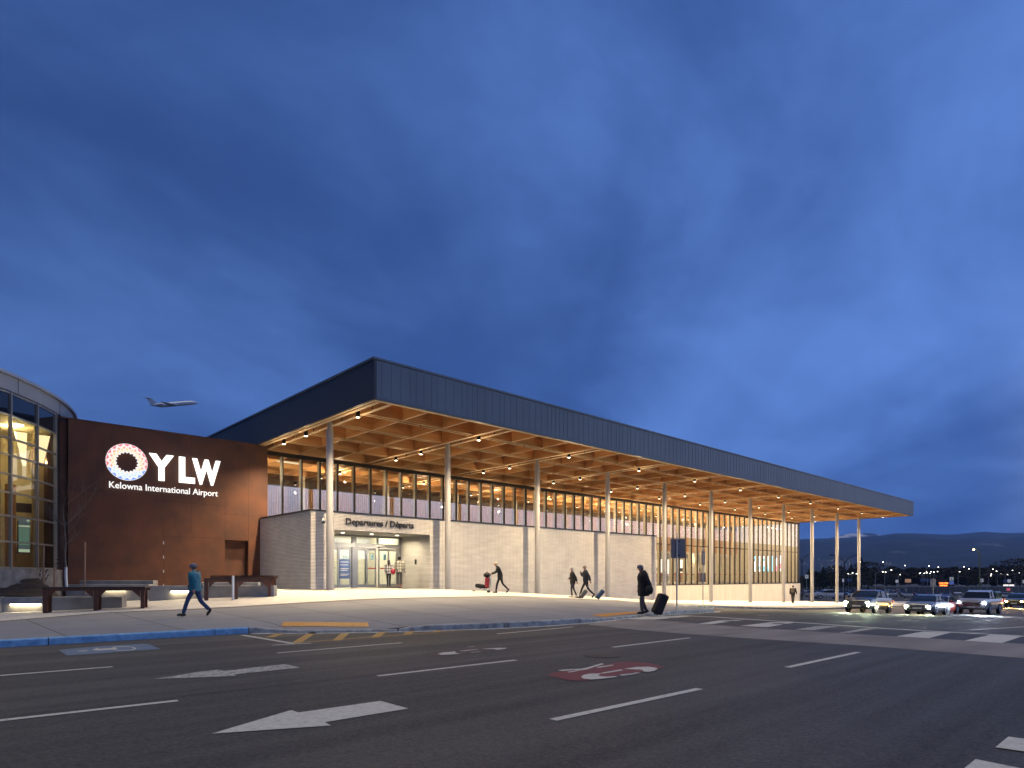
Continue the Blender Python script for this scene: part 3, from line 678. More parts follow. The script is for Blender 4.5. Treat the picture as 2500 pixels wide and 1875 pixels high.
# glazing
YG = 35.8; g = MB(); g.box(14.05, 85.5, YG - .1, YG + .1, 6.90, 7.12); g.box(14.05, 42.2, YG - .06, YG + .06, 3.0, 3.3); g.box(42.2, 85.5, YG - .1, YG + .12, -.88, -.78); g.box(42.2, 85.5, YG - .05, YG + .05, 3.17, 3.25); tp(g, 'window_frame', M_frm)
i = 0; X = 14.25
while X < 85.3:
    lo = 3.3 if X < 42.1 else -.78
    g = MB(); g.box(X - .03, X + .03, YG - .09, YG + .05, lo, 6.9); tp(g, 'mullion', M_frm)
    g = MB(); g.box(X - .03, X + .03, YG + .055, YG + .30, lo, 6.9); tp(g, 'mullion_fin', M_fin)
    X += 1.15; i += 1
for i in range(10):
    a = 14.1 + i * 7.13; b = a + 7.13; a2 = max(a, 42.2)
    g = MB()
    if a < 42.2: g.add([(a, YG, 3.3), (min(b, 42.2), YG, 3.3), (min(b, 42.2), YG, 6.9), (a, YG, 6.9)], [(0, 1, 2, 3)])
    if b > 42.2: g.add([(a2, YG, -.78), (min(b, 85.38), YG, -.78), (min(b, 85.38), YG, 6.9), (a2, YG, 6.9)], [(0, 1, 2, 3)])
    tp(g, 'glazing', M_gl)
g = MB(); g.box(42.2, 85.6, YG - .2, YG + .1, -4.2, -.88)
tp(g, 'plinth', M_panel)
g = MB()
for k in range(18): xx = 44.2 + 2.4 * k; g.box(xx, xx + .012, YG - .203, YG - .2, -4.1, -.9)
tp(g, 'plinth_joint', mat('joint', (.2, .19, .17), .9))
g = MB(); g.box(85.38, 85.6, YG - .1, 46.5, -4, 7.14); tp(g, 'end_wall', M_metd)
g = MB(); g.box(85.31, 85.375, YG + .1, 46.1, zf, 7.0); tp(g, 'end_wall_lining', M_inw)
# hall inside
g = MB(); g.box(14.0, 85.38, YG + .1, 52, -.8, zf); tp(g, 'hall_floor', M_floor)
g = MB(); g.box(13.7, 85.38, 46.2, 46.4, zf, 7.14); g.box(13.7, 14.0, 35, 46.2, 3.0, 7.14); tp(g, 'hall_wall', M_inw)
g = MB(); x = 14.1
while x < 85.2:
    g.box(x, x + .07, 44.0, 44.12, 3.2, 6.35); x += .17
g.box(14.05, 85.3, 44.12, 44.2, 3.1, 6.4); tp(g, 'slat_wall', M_slat)
g = MB(); g.box(14.05, 85.3, 43.95, 44.2, 6.4, 6.85); tp(g, 'bulkhead', M_frm)
g = MB(); g.box(14.05, 85.3, 43.9, 44.6, 2.9, 3.1); tp(g, 'bulkhead', M_inw)
for i in (0, 2, 4, 6, 8):
    g = MB(); a = XN[i] + 2.36; g.box(a, a + 2.18, YR[5] + .2, YR[6] - .2, 7.5, 7.55); tp(g, 'lit_coffer', M_lite)
for i in range(4, 10): light('hall_light_and_fill', 'POINT', (XN[i] + 3.4, 38.3, 5.4), 900, (1, .78, .48), size=.05)  # added fill without fixtures, brightens the fins behind the far glazing
g = MB()
for i in range(9): g.box(XN[i] + 5.6, XN[i] + 6.0, 43.0, 43.3, zf, 7.1)
tp(g, 'hall_column', M_inw)
# shop fronts, counters and queue belts seen through the far windows
for a, b in ((57.5, 60.5), (61, 65.5), (66.2, 70), (71, 74)):
    g = MB(); g.box(a, b, 45.6, 45.7, .2, 2.2); tp(g, 'lit_shopfront', M_wht)
g = MB()
for a in (56, 60.8, 65.8, 70.5, 75): g.box(a, a + .45, 44.9, 45.5, zf, 2.9)
tp(g, 'shop_pier', M_inw)
g = MB()
for a in (58, 62.5, 67.5, 72): g.box(a, a + 1.8, 42.6, 43.2, zf, .5)
tp(g, 'service_counter', mat('counter', (.35, .22, .12), .5))
g = MB()
for a in (58.7, 63.2, 68.2, 72.6): g.box(a, a + .5, 42.8, 42.85, .62, 1.05)
tp(g, 'counter_screen', M_blk)
g = MB(); g.box(52, 80, 38.4, 38.42, .22, .30); tp(g, 'queue_belt', mat('red belt', (.42, .03, .03), .5, emit=(.5, .03, .03), es=.0))
g = MB()
for k in range(16): g.lathe([(.15, zf), (.15, zf + .04), (.03, zf + .06), (.03, .34)], (52 + k * 1.85, 38.46, 0), 8)
tp(g, 'queue_post', M_blk)
rr = random.Random(5)
scols = [(.9, .95, 1), (.05, .55, .8), (.02, .4, .6), (.9, .15, .25), (.85, .85, .9), (.04, .1, .35), (.1, .65, .75)]
smat = [emis('screen %d' % i, c, 3.5) for i, c in enumerate(scols)]
g = MB()
for iy in range(12):
    for iz in range(6):
        g.cur = rr.choice((0, 0, 0, 1, 2, 4, 4, 5, 6)) if iy not in (8,) else 1
        if iy > 9 and iz < 3: g.cur = rr.choice((3, 3, 0))
        g.box(85.25, 85.30, 42.0 - iy * .36, 42.34 - iy * .36, .75 + iz * .35, 1.08 + iz * .35)
tp(g, 'video_wall', smat)
g = MB()
for X in (79.5, 81, 82.5, 84): g.box(X, X + .5, 37.2, 37.6, 6.3, 6.36)
tp(g, 'wall_washer', M_lamp)
light('end_wash', 'POINT', (82, 38.5, 6.3), 700, (1, .76, .46), size=.06)
light('end_wash', 'POINT', (76, 38.5, 6.3), 500, (1, .76, .46), size=.06)
for x in (48, 56, 65, 74, 81): light('shop_fill', 'POINT', (x, 44.6, 2.5), 260, (1, .80, .52), size=.05)  # added fill without fixtures, brightens the rear wall below the bulkhead
# lettering on the brick
DS = thing('departures_sign', 'dark raised letters Departures / Départs on the pale brick above the doors', 'sign', (15.5, 28.6, 2.6))
o = text('lettering', 'Departures / Départs', 4.02, .31, mat('dark letters', (.018, .022, .035), .5, var=.1), (0, 0, .0), (1, 0, 0), DS, .04, .018)
# security camera
SC = thing('security_camera', 'small white dome security camera on the brick beside the first column', 'camera', (14.22, 28.63, 2.62))
g = MB(); g.lathe([(.02, .0), (.05, -.02), (.10, -.10), (.13, -.15), (.13, -.17), (.02, -.17)], (0, -.22, .18), 14); g.tube([(0, 0, .1), (0, -.1, .2), (0, -.22, .19)], .03, 8); g.build('housing', M_wp, SC, True)
g = MB(); g.ell((0, -.22, .0), (.09, .09, .07), 12, 6); g.build('dome', M_blk, SC, True)
# ================================================================ RUST STEEL BUILDING, DRUM, FORECOURT
M_rust = mat('weathering steel', (.105, .035, .015), .75, var=.4, scale=1.1, c2=(.055, .020, .011), bump=.25, bscale=25, detail=8)
M_rustd = mat('darker weathering steel', (.085, .032, .017), .75, var=.4, scale=1.5, detail=7)
CO = thing('rust_steel_building', 'rust brown weathering steel block carrying the lit airport name', 'building', (9, 34.7, -1))
def cp(g, name, m, sm=False):
    o = g.build(name, m, CO, sm); o.location = -CO.location; return o
YC = 34.73; CT = 7.12
g = MB(); g.box(5.02, 11.85, YC, YC + .3, -1.6, CT); g.box(11.85, 13.06, YC, YC + .3, 1.93, CT); g.box(13.06, 14.1, YC, YC + .3, -1.6, CT); g.box(4.3, 5.0, YC + .22, YC + .5, -1.6, CT - .05)
g.box(4.3, 4.6, YC + .3, 52, -1.6, CT - .1); g.box(13.8, 14.1, YC + .3, 52, -1.6, CT - .1); g.box(4.6, 13.8, 51.7, 52, -1.6, CT - .1)
cp(g, 'wall', M_rust)
g = MB(); g.box(4.26, 14.1, YC - .03, YC + .26, CT, CT + .07); g.box(4.6, 13.8, YC + .3, 51.7, CT - .4, CT - .3); cp(g, 'roof', M_rustd)
g = MB(); g.box(11.85, 13.06, YC + .42, YC + .46, -1.6, 1.93); g.box(11.85, 11.88, YC + .3, YC + .42, -1.6, 1.93); cp(g, 'door', M_rustd)
g = MB(); g.box(12.95, 13.0, YC + .38, YC + .42, -.2, .1); cp(g, 'door_handle', M_blk)
g = MB()
for x, z0, z1 in ((6.4, 3.3, CT), (8.9, 2.0, 3.7), (10.2, 2.3, CT), (11.85, 1.95, 4.0), (13.06, 1.95, 6.2), (8.93, -1.2, 2.0)): g.box(x, x + .012, YC - .004, YC, z0, z1)
for z, x0, x1 in ((3.3, 11.6, 14.05), (2.0, 8.9, 11.8), (4.0, 5.05, 6.4), (3.72, 8.95, 11.8)): g.box(x0, x1, YC - .003, YC, z, z + .012)
cp(g, 'panel_joint', mat('dark steel seam', (.03, .012, .008), .9))  # thin dark strips along the panel seams
g = MB()
for z in (-.5, .2, .9, 1.6): g.box(8.90, 8.94, YC - .03, YC - .004, z, z + .14)
cp(g, 'hinge', M_alu)
M_lw = emis('lit white letters', (1, .98, .90), 1.8)
SG = thing('airport_sign', 'lit YLW Kelowna International Airport sign with a round patterned emblem on rust steel', 'sign', (6.48, YC - .06, 4.16))
def srel(x, z): return (x - 6.48, 0, z - 4.16)
for ch, a, w in (('Y', 8.26, 1.10), ('L', 9.60, .74), ('W', 10.22, 1.36)):
    text('letter', ch, w, 1.22, M_lw, srel(a, 4.79), (1, 0, 0), SG, .07, .045, capref=ch)
text('lettering', 'Kelowna International Airport', 4.86, .30, emis('lit small letters', (1, .98, .92), 1.15), srel(6.60, 4.17), (1, 0, 0), SG, .05, .0)
# emblem: rings of small triangles between red, orange, yellow and blue
ec = [emis('emblem white', (1, .97, .92), 1.0), emis('emblem red', (.80, .09, .10), 1.0), emis('emblem orange', (.95, .30, .10), 1.0), emis('emblem yellow', (.95, .60, .12), 1.0), emis('emblem blue', (.06, .25, .85), 1.0), emis('emblem pale blue', (.45, .70, .95), 1.0)]
g = MB(); cx, cz, R0 = 7.33, 5.45, .875; n = 18
def ep(r, a, d): return (cx + r * R0 * sin(a) - 6.48, d, cz + r * R0 * cos(a) - 4.16)
def etri(pts, d, c):
    g.cur = c; v = [ep(r, a, d) for r, a in pts] + [ep(r, a, d + .008) for r, a in pts]; k = len(pts)
    g.add(v, [tuple(range(k)), tuple(range(2 * k - 1, k - 1, -1))] + [(i, i + k, (i + 1) % k + k, (i + 1) % k) for i in range(k)])
for k in range(n * 2):      # base ring plate with a saw-tooth inner edge
    a0 = pi * k / n; a1 = pi * (k + 1) / n; r0 = .56 if k % 2 else .47; r1 = .47 if k % 2 else .56
    etri([(1, a0), (1, a1), (r1, a1), (r0, a0)], -.02, 0)
for k in range(n):
    am = 2 * pi * k / n; h = pi / n; low = cos(am) < -.42
    etri([(.985, am - h * .92), (.985, am + h * .92), (.84, am)], -.035, 4 if low else 1)
    am2 = am + h
    low = cos(am2) < -.45
    etri([(.87, am2), (.775, am2 - h * .62), (.70, am2), (.775, am2 + h * .62)][::1], -.035, 5 if low else 2)
    low = cos(am) < -.5
    etri([(.78, am), (.68, am - h * .55), (.60, am), (.68, am + h * .55)], -.035, 5 if low else 3)
    etri([(.66, am2), (.60, am2 - h * .5), (.565, am2), (.60, am2 + h * .5)], -.035, 3)
g.build('emblem', ec, SG)
light('sign_glow', 'POINT', (9.9, YC - .8, 5.4), 16, (1, .95, .85), size=.5)
# ---- glass drum
DC = (-7.76, 40.6); DR = 13.72
D = thing('glass_drum_building', 'round glass walled building with a curved metal roof edge at the left', 'building', (-7.76, 40.6, -1))
def dp(g, name, m, sm=False):
    o = g.build(name, m, D, sm); o.location = (0, 0, 1); return o
def cyl(g, r, a0, a1, z0, z1, w, n=40):
    rings = []
    for i in range(n + 1):
        a = radians(a0 + (a1 - a0) * i / n); c, s = cos(a), sin(a)
        rings.append([(c * r, s * r, z0), (c * (r - w), s * (r - w), z0), (c * (r - w), s * (r - w), z1), (c * r, s * r, z1)])
    g.loft(rings)
A0 = -26.6; AS = 6.87; ROW = [.354, 1.37, 2.38, 3.30, 4.01, 4.77, 5.43, 6.33, 7.20]
g = MB(); cyl(g, DR + .05, -130, 60, 7.28, 7.86, .3, 60); dp(g, 'fascia', mat('pale metal fascia', (.34, .33, .32), .45, .3, var=.05), True)
g = MB(); cyl(g, DR + .16, -130, 60, 7.86, 7.98, .5, 60); dp(g, 'roof_edge', mat('roof edge metal', (.42, .43, .46), .4, .4, var=.05), True)
g = MB(); g.lathe([(.01, 7.8), (DR - .2, 7.8), (DR - .2, 7.9), (.01, 7.9)], (0, 0, 0), 60); dp(g, 'roof', M_metd)
g = MB()
for k in range(3): a = radians(A0 + 1.5 - 13.74 * k); g.box(0, 0, 0, 0, 0, 0) if 0 else g.tube([((DR + .06) * cos(a), (DR + .06) * sin(a), 7.28), ((DR + .06) * cos(a), (DR + .06) * sin(a), 7.86)], .008, 4)
dp(g, 'fascia_joint', M_blk)
M_mul = mat('champagne mullion', (.28, .27, .25), .4, .5, var=.06)
for k in range(13):
    a = radians(A0 - AS * k); g = MB(); c, s = cos(a), sin(a); r0, r1 = DR - .06, DR + .07; t = .035
    P = [(c * r0 + s * t, s * r0 - c * t), (c * r1 + s * t, s * r1 - c * t), (c * r1 - s * t, s * r1 + c * t), (c * r0 - s * t, s * r0 + c * t)]
    g.prism(P, .30, 7.28); dp(g, 'mullion', M_mul)
for z in ROW:
    g = MB()
    for k in range(12):
        a, b = radians(A0 - AS * k - .15), radians(A0 - AS * (k + 1) + .15)
        g.obox((DR * cos(a), DR * sin(a)), (DR * cos(b), DR * sin(b)), .09, z - .035, z + .035)
    dp(g, 'transom', M_mul)
M_gd = glass('drum glass', (.78, .74, .60), .8, .05)
for k in range(12):
    a, b = radians(A0 - AS * k), radians(A0 - AS * (k + 1)); g = MB(); p = (DR * cos(a), DR * sin(a)); q = (DR * cos(b), DR * sin(b))
    g.add([(*p, .35), (*q, .35), (*q, 6.33), (*p, 6.33)], [(0, 1, 2, 3)]); dp(g, 'pane', M_gd)
    g = MB(); g.add([(*p, 6.34), (*q, 6.34), (*q, 7.28), (*p, 7.28)], [(0, 1, 2, 3)]); dp(g, 'spandrel', mat('spandrel glass', (.012, .016, .024), .03, 0, var=.1, spec=.9))
g = MB(); cyl(g, DR + .1, -130, 60, -1.6, .31, .4, 60); dp(g, 'base_wall', mat('board marked concrete', (.22, .22, .225), .8, var=.4, scale=2.5, bump=.3, bscale=14, detail=7), True)
g = MB(); cyl(g, DR, -26.2, 60, .31, 7.28, .2, 30); cyl(g, DR, -228, -130, .31, 7.9, .2, 30); dp(g, 'solid_wall', M_metd, True)
M_cream = mat('cream wall', (.50, .43, .27), .8, var=.08)
g = MB(); g.lathe([(.01, .2), (DR - .3, .2), (DR - .3, .3), (.01, .3)], (0, 0, 0), 48); dp(g, 'floor', M_floor)
g = MB(); g.lathe([(.01, 6.36), (DR - .2, 6.36), (DR - .2, 6.5), (.01, 6.5)], (0, 0, 0), 48); dp(g, 'ceiling', M_cream)
g = MB(); g.obox((1, -3.3), (13.1, -3.3), .2, .3, 6.35); g.obox((8.6, -9.8), (8.9, -3.5), .2, .3, 6.35); dp(g, 'inner_wall', M_cream)
g = MB(); cyl(g, 6, -170, 10, 3.6, 5.4, .2, 30); dp(g, 'balcony', mat('dark balcony', (.05, .035, .025), .6))
g = MB(); g.obox((11.55, -5.2), (11.95, -5.2), .4, .3, 6.35); g.obox((9.9, -8.3), (10.15, -8.2), .3, .3, 6.35); g.obox((12.75, -4.0), (12.95, -4.0), .3, .3, 6.35); dp(g, 'pier', mat('pier', (.30, .22, .11), .7, var=.15))
g = MB(); g.obox((10.6, -5.6), (10.9, -5.5), .25, .3, 4.0); dp(g, 'timber_pier', mat('timber pier', (.36, .17, .06), .6, var=.2))
g = MB(); g.obox((12.0, -3.5), (12.6, -3.5), .15, .3, 2.7); g.obox((11.0, -4.6), (12.1, -4.4), .3, 2.9, 3.3); dp(g, 'dark_panel', M_blk)
M_brc = emis('lit tapered column', (1, .86, .55), 1.7)
def taper(x, y, z0, z1, w0, w1, lean):
    g = MB(); g.add([(x - w0, y - w0 * .5, z0), (x + w0, y - w0 * .5, z0), (x + w0, y + w0 * .5, z0), (x - w0, y + w0 * .5, z0), (x - w1 + lean, y - w1 * .5, z1), (x + w1 + lean, y - w1 * .5, z1), (x + w1 + lean, y + w1 * .5, z1), (x - w1 + lean, y + w1 * .5, z1)],
                    [(0, 3, 2, 1), (4, 5, 6, 7), (0, 1, 5, 4), (1, 2, 6, 5), (2, 3, 7, 6), (3, 0, 4, 7)]); dp(g, 'tapered_column', M_brc)
taper(11.15, -6.4, 4.75, 6.15, .05, .20, -.12); taper(11.75, -6.3, 4.9, 6.15, .07, .22, .08); taper(9.9, -8.5, 2.9, 4.6, .06, .18, -.1); taper(12.5, -5.0, 5.4, 6.2, .03, .10, .05)
g = MB()
for x, y in ((10.9, -7.0), (12.3, -4.2), (9.3, -8.9), (11.2, -4.4)): g.lathe([(.16, 6.33), (.18, 6.355)], (x, y, 0), 14)
dp(g, 'ceiling_light', M_lamp)
# departures board
g = MB(); g.obox((10.9, -6.6), (11.32, -6.5), .08, 1.0, 2.36); dp(g, 'board_case', M_blk)
bm_ = [emis('board dark', (.01, .05, .09), .9), emis('board pale', (.45, .65, .5), .9), emis('board green', (.06, .35, .2), .9)]
g = MB(); nn = Vector((.23, -.97, 0)); a = Vector((10.9, -6.6, -.12)) + nn * .06; b = Vector((11.32, -6.5, -.12)) + nn * .06
def brd(u0, u1, z0, z1, c, o):
    g.cur = c; p = a.lerp(b, u0) + nn * o; q = a.lerp(b, u1) + nn * o; g.add([(p.x, p.y, z0), (q.x, q.y, z0), (q.x, q.y, z1), (p.x, p.y, z1)], [(0, 1, 2, 3)])
brd(.03, .97, 1.03, 2.47, 0, 0); brd(.03, .97, 2.12, 2.18, 1, .004); brd(.03, .97, 1.05, 1.17, 1, .004); brd(.03, .97, 1.36, 1.40, 2, .004); brd(.7, .94, 2.36, 2.44, 1, .004)
for k in range(14): brd(.08, .3, 1.44 + k * .046, 1.46 + k * .046, 2, .004); brd(.36, .9, 1.44 + k * .046, 1.455 + k * .046, 2, .004)
o = dp(g, 'departure_board', bm_)
for x, y, z, p in ((2.9, 34.2, 6.1, 190), (4.3, 35.6, 5.2, 120), (0.6, 32.4, 5.2, 200), (-2.5, 32.0, 4.0, 150)): light('drum_light', 'POINT', (x, y, z), p, (1, .80, .42), size=.06)
# ---- forecourt walls, benches, lights
M_cw = mat('cast concrete', (.30, .295, .285), .75, var=.35, scale=1.6, bump=.2, bscale=30, detail=6)
M_strip = emis('linear wall light', (1, .86, .55), 9)
M_bt = mat('dark timber', (.035, .02, .016), .55, var=.4, scale=6, stretch=(1, 1, 10)); M_bs = mat('rust bench steel', (.10, .035, .018), .6, var=.4, scale=3)
def gp(x, y): return ground_at(x, y)
def wall_px(label, a, b, ytop, w=.35, sink=.3, ytop2=None, strip=None, cat='wall', D0=None):
    (A, da), (B, db) = (gp(*a), gp(*b)) if D0 is None else ((atD(*a, D0[0]), D0[0]), (atD(*b, D0[1]), D0[1]))
    za = (HY - ytop) / F * da; zb_ = (HY - (ytop2 or ytop)) / F * db
    za = (za + zb_) / 2
    d = (B - A); d.z = 0; d.normalize(); nn = Vector((-d.y, d.x, 0))
    if nn.y < 0: nn = -nn
    t = thing('seat_wall', label, cat, (A.x, A.y, A.z)); off = nn * w / 2
    g = MB(); g.obox((off.x, off.y), (B.x - A.x + off.x, B.y - A.y + off.y), w, -sink, za - A.z, B.z - A.z - sink, za - A.z); o = g.build('wall_block', M_cw, t)
    bv = o.modifiers.new('b', 'BEVEL'); bv.width = .012; bv.segments = 1
    if strip:
        (x0, x1, ys) = strip; q0 = atLine(x0, A, B); q1 = atLine(x1, A, B); dd = (q0 - Vector((0, 0, 0))).dot(Vector((CA, SA, 0)))
        z = (HY - ys) / F * dd
        g = MB(); o1 = q0 - A - nn * .012; o2 = q1 - A - nn * .012; g.obox(o1, o2, .03, z - A.z - .035, z - A.z + .03); g.build('wall_light', M_strip, t)
        g = MB(); o1 = q0 - A - nn * .03; o2 = q1 - A - nn * .03; g.obox(o1, o2, .07, z - A.z + .032, z - A.z + .045); g.build('light_hood', M_alu, t)
        L_ = (q1 - q0).length; mid = (q0 + q1) / 2 - nn * .07
        l = bpy.data.lights.new('strip_light', 'AREA'); l.shape = 'RECTANGLE'; l.size = L_; l.size_y = .05; l.energy = 5; l.color = (1, .80, .45)
        lo = bpy.data.objects.new('strip_light', l); COL.objects.link(lo); lo.location = (mid.x, mid.y, z)
        lo.rotation_euler = Matrix((d, d.cross(-(-nn * .45 + Vector((0, 0, -.9))).normalized()), -(-nn * .45 + Vector((0, 0, -.9))).normalized())).transposed().to_euler()
    return t, A, B, za
def atLine(x, A, B):       # point of the ground line A-B seen in pixel column x
    q = (x - 1250) / F; dx, dy = CA + SA * q, SA - CA * q
    # D*(dx,dy) = A + s(B-A)
    ex, ey = B.x - A.x, B.y - A.y; det = dx * (-ey) - (-ex) * dy
    D = (A.x * (-ey) + ex * A.y) / det
    return Vector((dx * D, dy * D, 0))
def long_px(label, pts, ytop, **k): return wall_px(label, pts[0], pts[1], ytop, **k)
wall_px('low concrete seat wall with a lit strip, under the front timber table', (4, 1495.5), (298, 1483.2), 1457.5, strip=(26, 100, 1476))
wall_px('short end of a low concrete seat wall at the picture edge', (-120, 1501), (2, 1495.8), 1457.5)
wall_px('concrete seat wall behind the long table with a lit strip', (160, 1458), (363, 1450), 1427, strip=(254, 308, 1439), D0=(27, 27), sink=.6)
wall_px('long concrete seat wall with a lit strip behind the walker in teal', (363, 1467.5), (669, 1456.5), 1430, strip=(418, 470, 1444.5))
wall_px('raised concrete kerb wall in front of the rust steel', (194, 1446), (374, 1440), 1417, w=.3, D0=(27.9, 27.4), sink=.6)
wall_px('upper concrete step wall behind the second table', (466, 1447), (630, 1443), 1421.5, w=.3, D0=(28, 28), sink=.3)
g = MB()
SB = thing('concrete_block', 'small pale angular concrete block lying on dark soil', 'block'); p, d = atD(70, 1432, 25.5), 25.5; SB.location = (p.x, p.y, p.z)
g.add([(-.25, -.1, 0), (.25, -.12, 0), (.3, .12, 0), (-.2, .14, 0), (-.42, -.08, .17), (.24, -.14, .14), (.34, .15, .13), (-.3, .18, .17)], [(0, 3, 2, 1), (4, 5, 6, 7), (0, 1, 5, 4), (1, 2, 6, 5), (2, 3, 7, 6), (3, 0, 4, 7)]); g.build('stone', M_cw, SB)
# planted mound
g = MB(); n = 26; rr = random.Random(9); vs = []
for i in range(n + 1):
    for j in range(n + 1):
        x0 = -6 + 11.3 * i / n; y0 = 28.88 - .758 * (x0 - 2.22); t_ = .36 + 5.6 * j / n
        X = x0 + .604 * t_ * .35; Y = y0 + .797 * t_
        z = -.78 + .62 * min(1, t_ / 4.2) + rr.uniform(-.05, .05) + .06 * sin(X * 2.1 + Y)
        k = min(1, max(0, (X - 3.7) / 1.0)); z = z * (1 - k) + (-1.45) * k
        vs.append((X, Y, z))
g.add(vs, [(i * (n + 1) + j, (i + 1) * (n + 1) + j, (i + 1) * (n + 1) + j + 1, i * (n + 1) + j + 1) for i in range(n) for j in range(n)])
tag(g.build('planting_bed', M_soil, smooth=True), kind='structure')
def bench(label, posts, ytop, x0, x1, depth=.8, D_=None, brace=True):
    P = [gp(x, y) for x, y in posts]; A, B = P[0][0], P[-1][0]; zt = sum((HY - ytop) / F * d for _, d in P) / len(P)
    d = B - A; d.z = 0; d.normalize(); nn = Vector((-d.y, d.x, 0)); nn = nn if nn.y > 0 else -nn
    t = thing('timber_table', label, 'table', tuple(A)); L0 = atLine(x0, A, B) - A; L1 = atLine(x1, A, B) - A; top = zt - A.z
    g = MB(); k = 7; w = depth / k
    for i in range(k): o = nn * (w * (i + .5)); g.obox(L0 + o, L1 + o, w - .012, top - .05, top)
    g.build('table_top', M_bt, t)
    g = MB(); o = nn * .1; g.obox(L0 + o, L1 + o, .07, top - .13, top - .052); o = nn * (depth - .1); g.obox(L0 + o, L1 + o, .07, top - .13, top - .052); g.build('frame', M_bs, t)
    for i, (p, dd) in enumerate(P):
        q = p - A; b = q.copy(); g = MB()
        g.obox(b - d * .06 + nn * .05, b + d * .06 + nn * .05, .02, q.z - .05, top - .13, q.z - .05, top - .13); g.obox(b + nn * .062, b + nn * (depth * .5), .02, q.z - .05, top - .13); g.obox(b - d * .075 + nn * depth * .5, b + d * .075 + nn * depth * .5, .02, q.z - .05, top - .13)
        if brace:
            for s in (-1, 1):
                if (i == 0 and s < 0) or (i == len(P) - 1 and s > 0): continue
                c = b + nn * .05; e = d * s
                v = [c + e * .075, c + e * .32, c + e * .32 + nn * .02, c + e * .075 + nn * .02]
                g.add([(v[0].x, v[0].y, top - .38), (v[1].x, v[1].y, top - .13), (v[2].x, v[2].y, top - .13), (v[3].x, v[3].y, top - .38), (v[0].x, v[0].y, top - .13), (v[3].x, v[3].y, top - .13)], [(0, 1, 4), (3, 5, 2), (0, 3, 2, 1), (1, 2, 5, 4), (0, 4, 5, 3)])
        g.build('leg', M_bs, t)
    return t
bench('long dark timber table on three rust steel legs in front of the lit seat wall', [(108, 1497.5), (232, 1491.5), (347, 1486)], 1433, 102, 354, .85)
bench('dark timber table on steel legs near the slim white bollard', [(505, 1466.5), (577, 1463.3), (658, 1457)], 1411.5, 500, 667, .45)
bench('slightly higher dark timber table close behind the other one near the bollard', [(520, 1452), (600, 1449), (664, 1446)], 1405, 512, 669, .45)
# slim bollard
p, d = gp(569, 1465); B = thing('bollard', 'slim white reflective bollard beside the second timber table', 'bollard', tuple(p))
g = MB(); g.lathe([(.045, 0), (.045, (58) / F * d), (.03, 59.5 / F * d), (.01, 60 / F * d)], (0, 0, 0), 12); g.build('post', mat('white post', (.75, .75, .76), .35, var=.03), B, True)
g = MB(); g.lathe([(.08, 0), (.08, .015), (.046, .02)], (0, 0, 0), 12); g.build('base_plate', M_alu, B, True)
# ---- young bare tree with stakes
M_bark = mat('young bark', (.14, .12, .11), .8, var=.4, scale=10)
def bare_tree(label, base, top, seed, h, stakes, wrap=True):
    rr = random.Random(seed); t = thing('bare_tree', label, 'tree', tuple(base)); g = MB(); lean = (top - base) / (top - base).length
    trunk = [Vector((0, 0, -.1))] + [lean * (h * k / 8) + Vector((rr.uniform(-.03, .03), rr.uniform(-.03, .03), 0)) for k in range(1, 9)]
    g.tube(trunk, [.045 - .004 * k for k in range(9)], 7); g.build('trunk', M_bark, t, True)
    g = MB()
    def br(p, dr, l, r, dep):
        pts = [p]; q = p.copy(); dd = dr.copy()
        for k in range(4):
            dd = (dd + Vector((rr.uniform(-.25, .25), rr.uniform(-.25, .25), rr.uniform(-.05, .22)))).normalized(); q = q + dd * l / 4; pts.append(q.copy())
        g.tube(pts, [r, r * .8, r * .6, r * .45, r * .25], 4)
        if dep:
            for k in range(rr.randint(3, 4)):
                i = rr.randint(1, 4); br(pts[i], (dd + Vector((rr.uniform(-1, 1), rr.uniform(-1, 1), rr.uniform(0, .8)))).normalized(), l * .6, r * .45, dep - 1)
    for k in range(13):
        i = rr.randint(3, 8); a = rr.uniform(0, 6.28); br(trunk[i], Vector((cos(a), sin(a), .75)).normalized(), rr.uniform(.8, 1.5), .014, 2)
    g.build('crown', mat('twigs', (.11, .095, .09), .85), t)
    if wrap:
        g = MB(); g.tube([Vector((0, 0, 0)) + trunk[0], trunk[1] * 1.0, lean * .85], .055, 8); g.build('trunk_guard', mat('white wrap', (.6, .62, .66), .5, var=.1), t, True)
    for dx, dy, hh in stakes:
        g = MB(); g.tube([(dx, dy, -.3), (dx + .01, dy, hh)], .035, 7); s = g.build('stake', mat('timber stake', (.26, .17, .12), .8, var=.2), t, True)
        g = MB(); g.tube([(dx, dy, hh - .7), (lean * (hh - .7))], .015, 4); l = g.build('tie', M_blk); l.parent = s
    return t
b = atD(163, 1434, 26.5); tp_ = atD(155, 1240, 26.5)
bare_tree('thin leafless young tree tied to timber stakes in front of rust steel', b, tp_, 4, 3.4, [(-.42, .05, 1.85), (.62, -.05, 1.9), (-.75, .35, 1.7)])
def twig_plant(label, base, seed, h=.6, n=16):
    rr = random.Random(seed); g = MB()
    for k in range(n):
        a = rr.uniform(0, 6.28); l = h * rr.uniform(.5, 1); p = Vector((rr.uniform(-.08, .08), rr.uniform(-.08, .08), -.05)); q = p + Vector((cos(a) * .25, sin(a) * .25, l)) * .6; e = q + Vector((cos(a + .5) * .1, sin(a + .5) * .1, l * .45))
        g.tube([p, q, e], [.006, .005, .003], 3)
        for m_ in range(4):
            c = q.lerp(e, rr.random()); g.ell(c, (.018, .018, .025), 5, 3)
    o = g.build('dry_plant', mat('dry stems', (.035, .03, .025), .9), None); o.location = tuple(base); return tag(o, label, 'plant', 'dry plants on the soil mound')
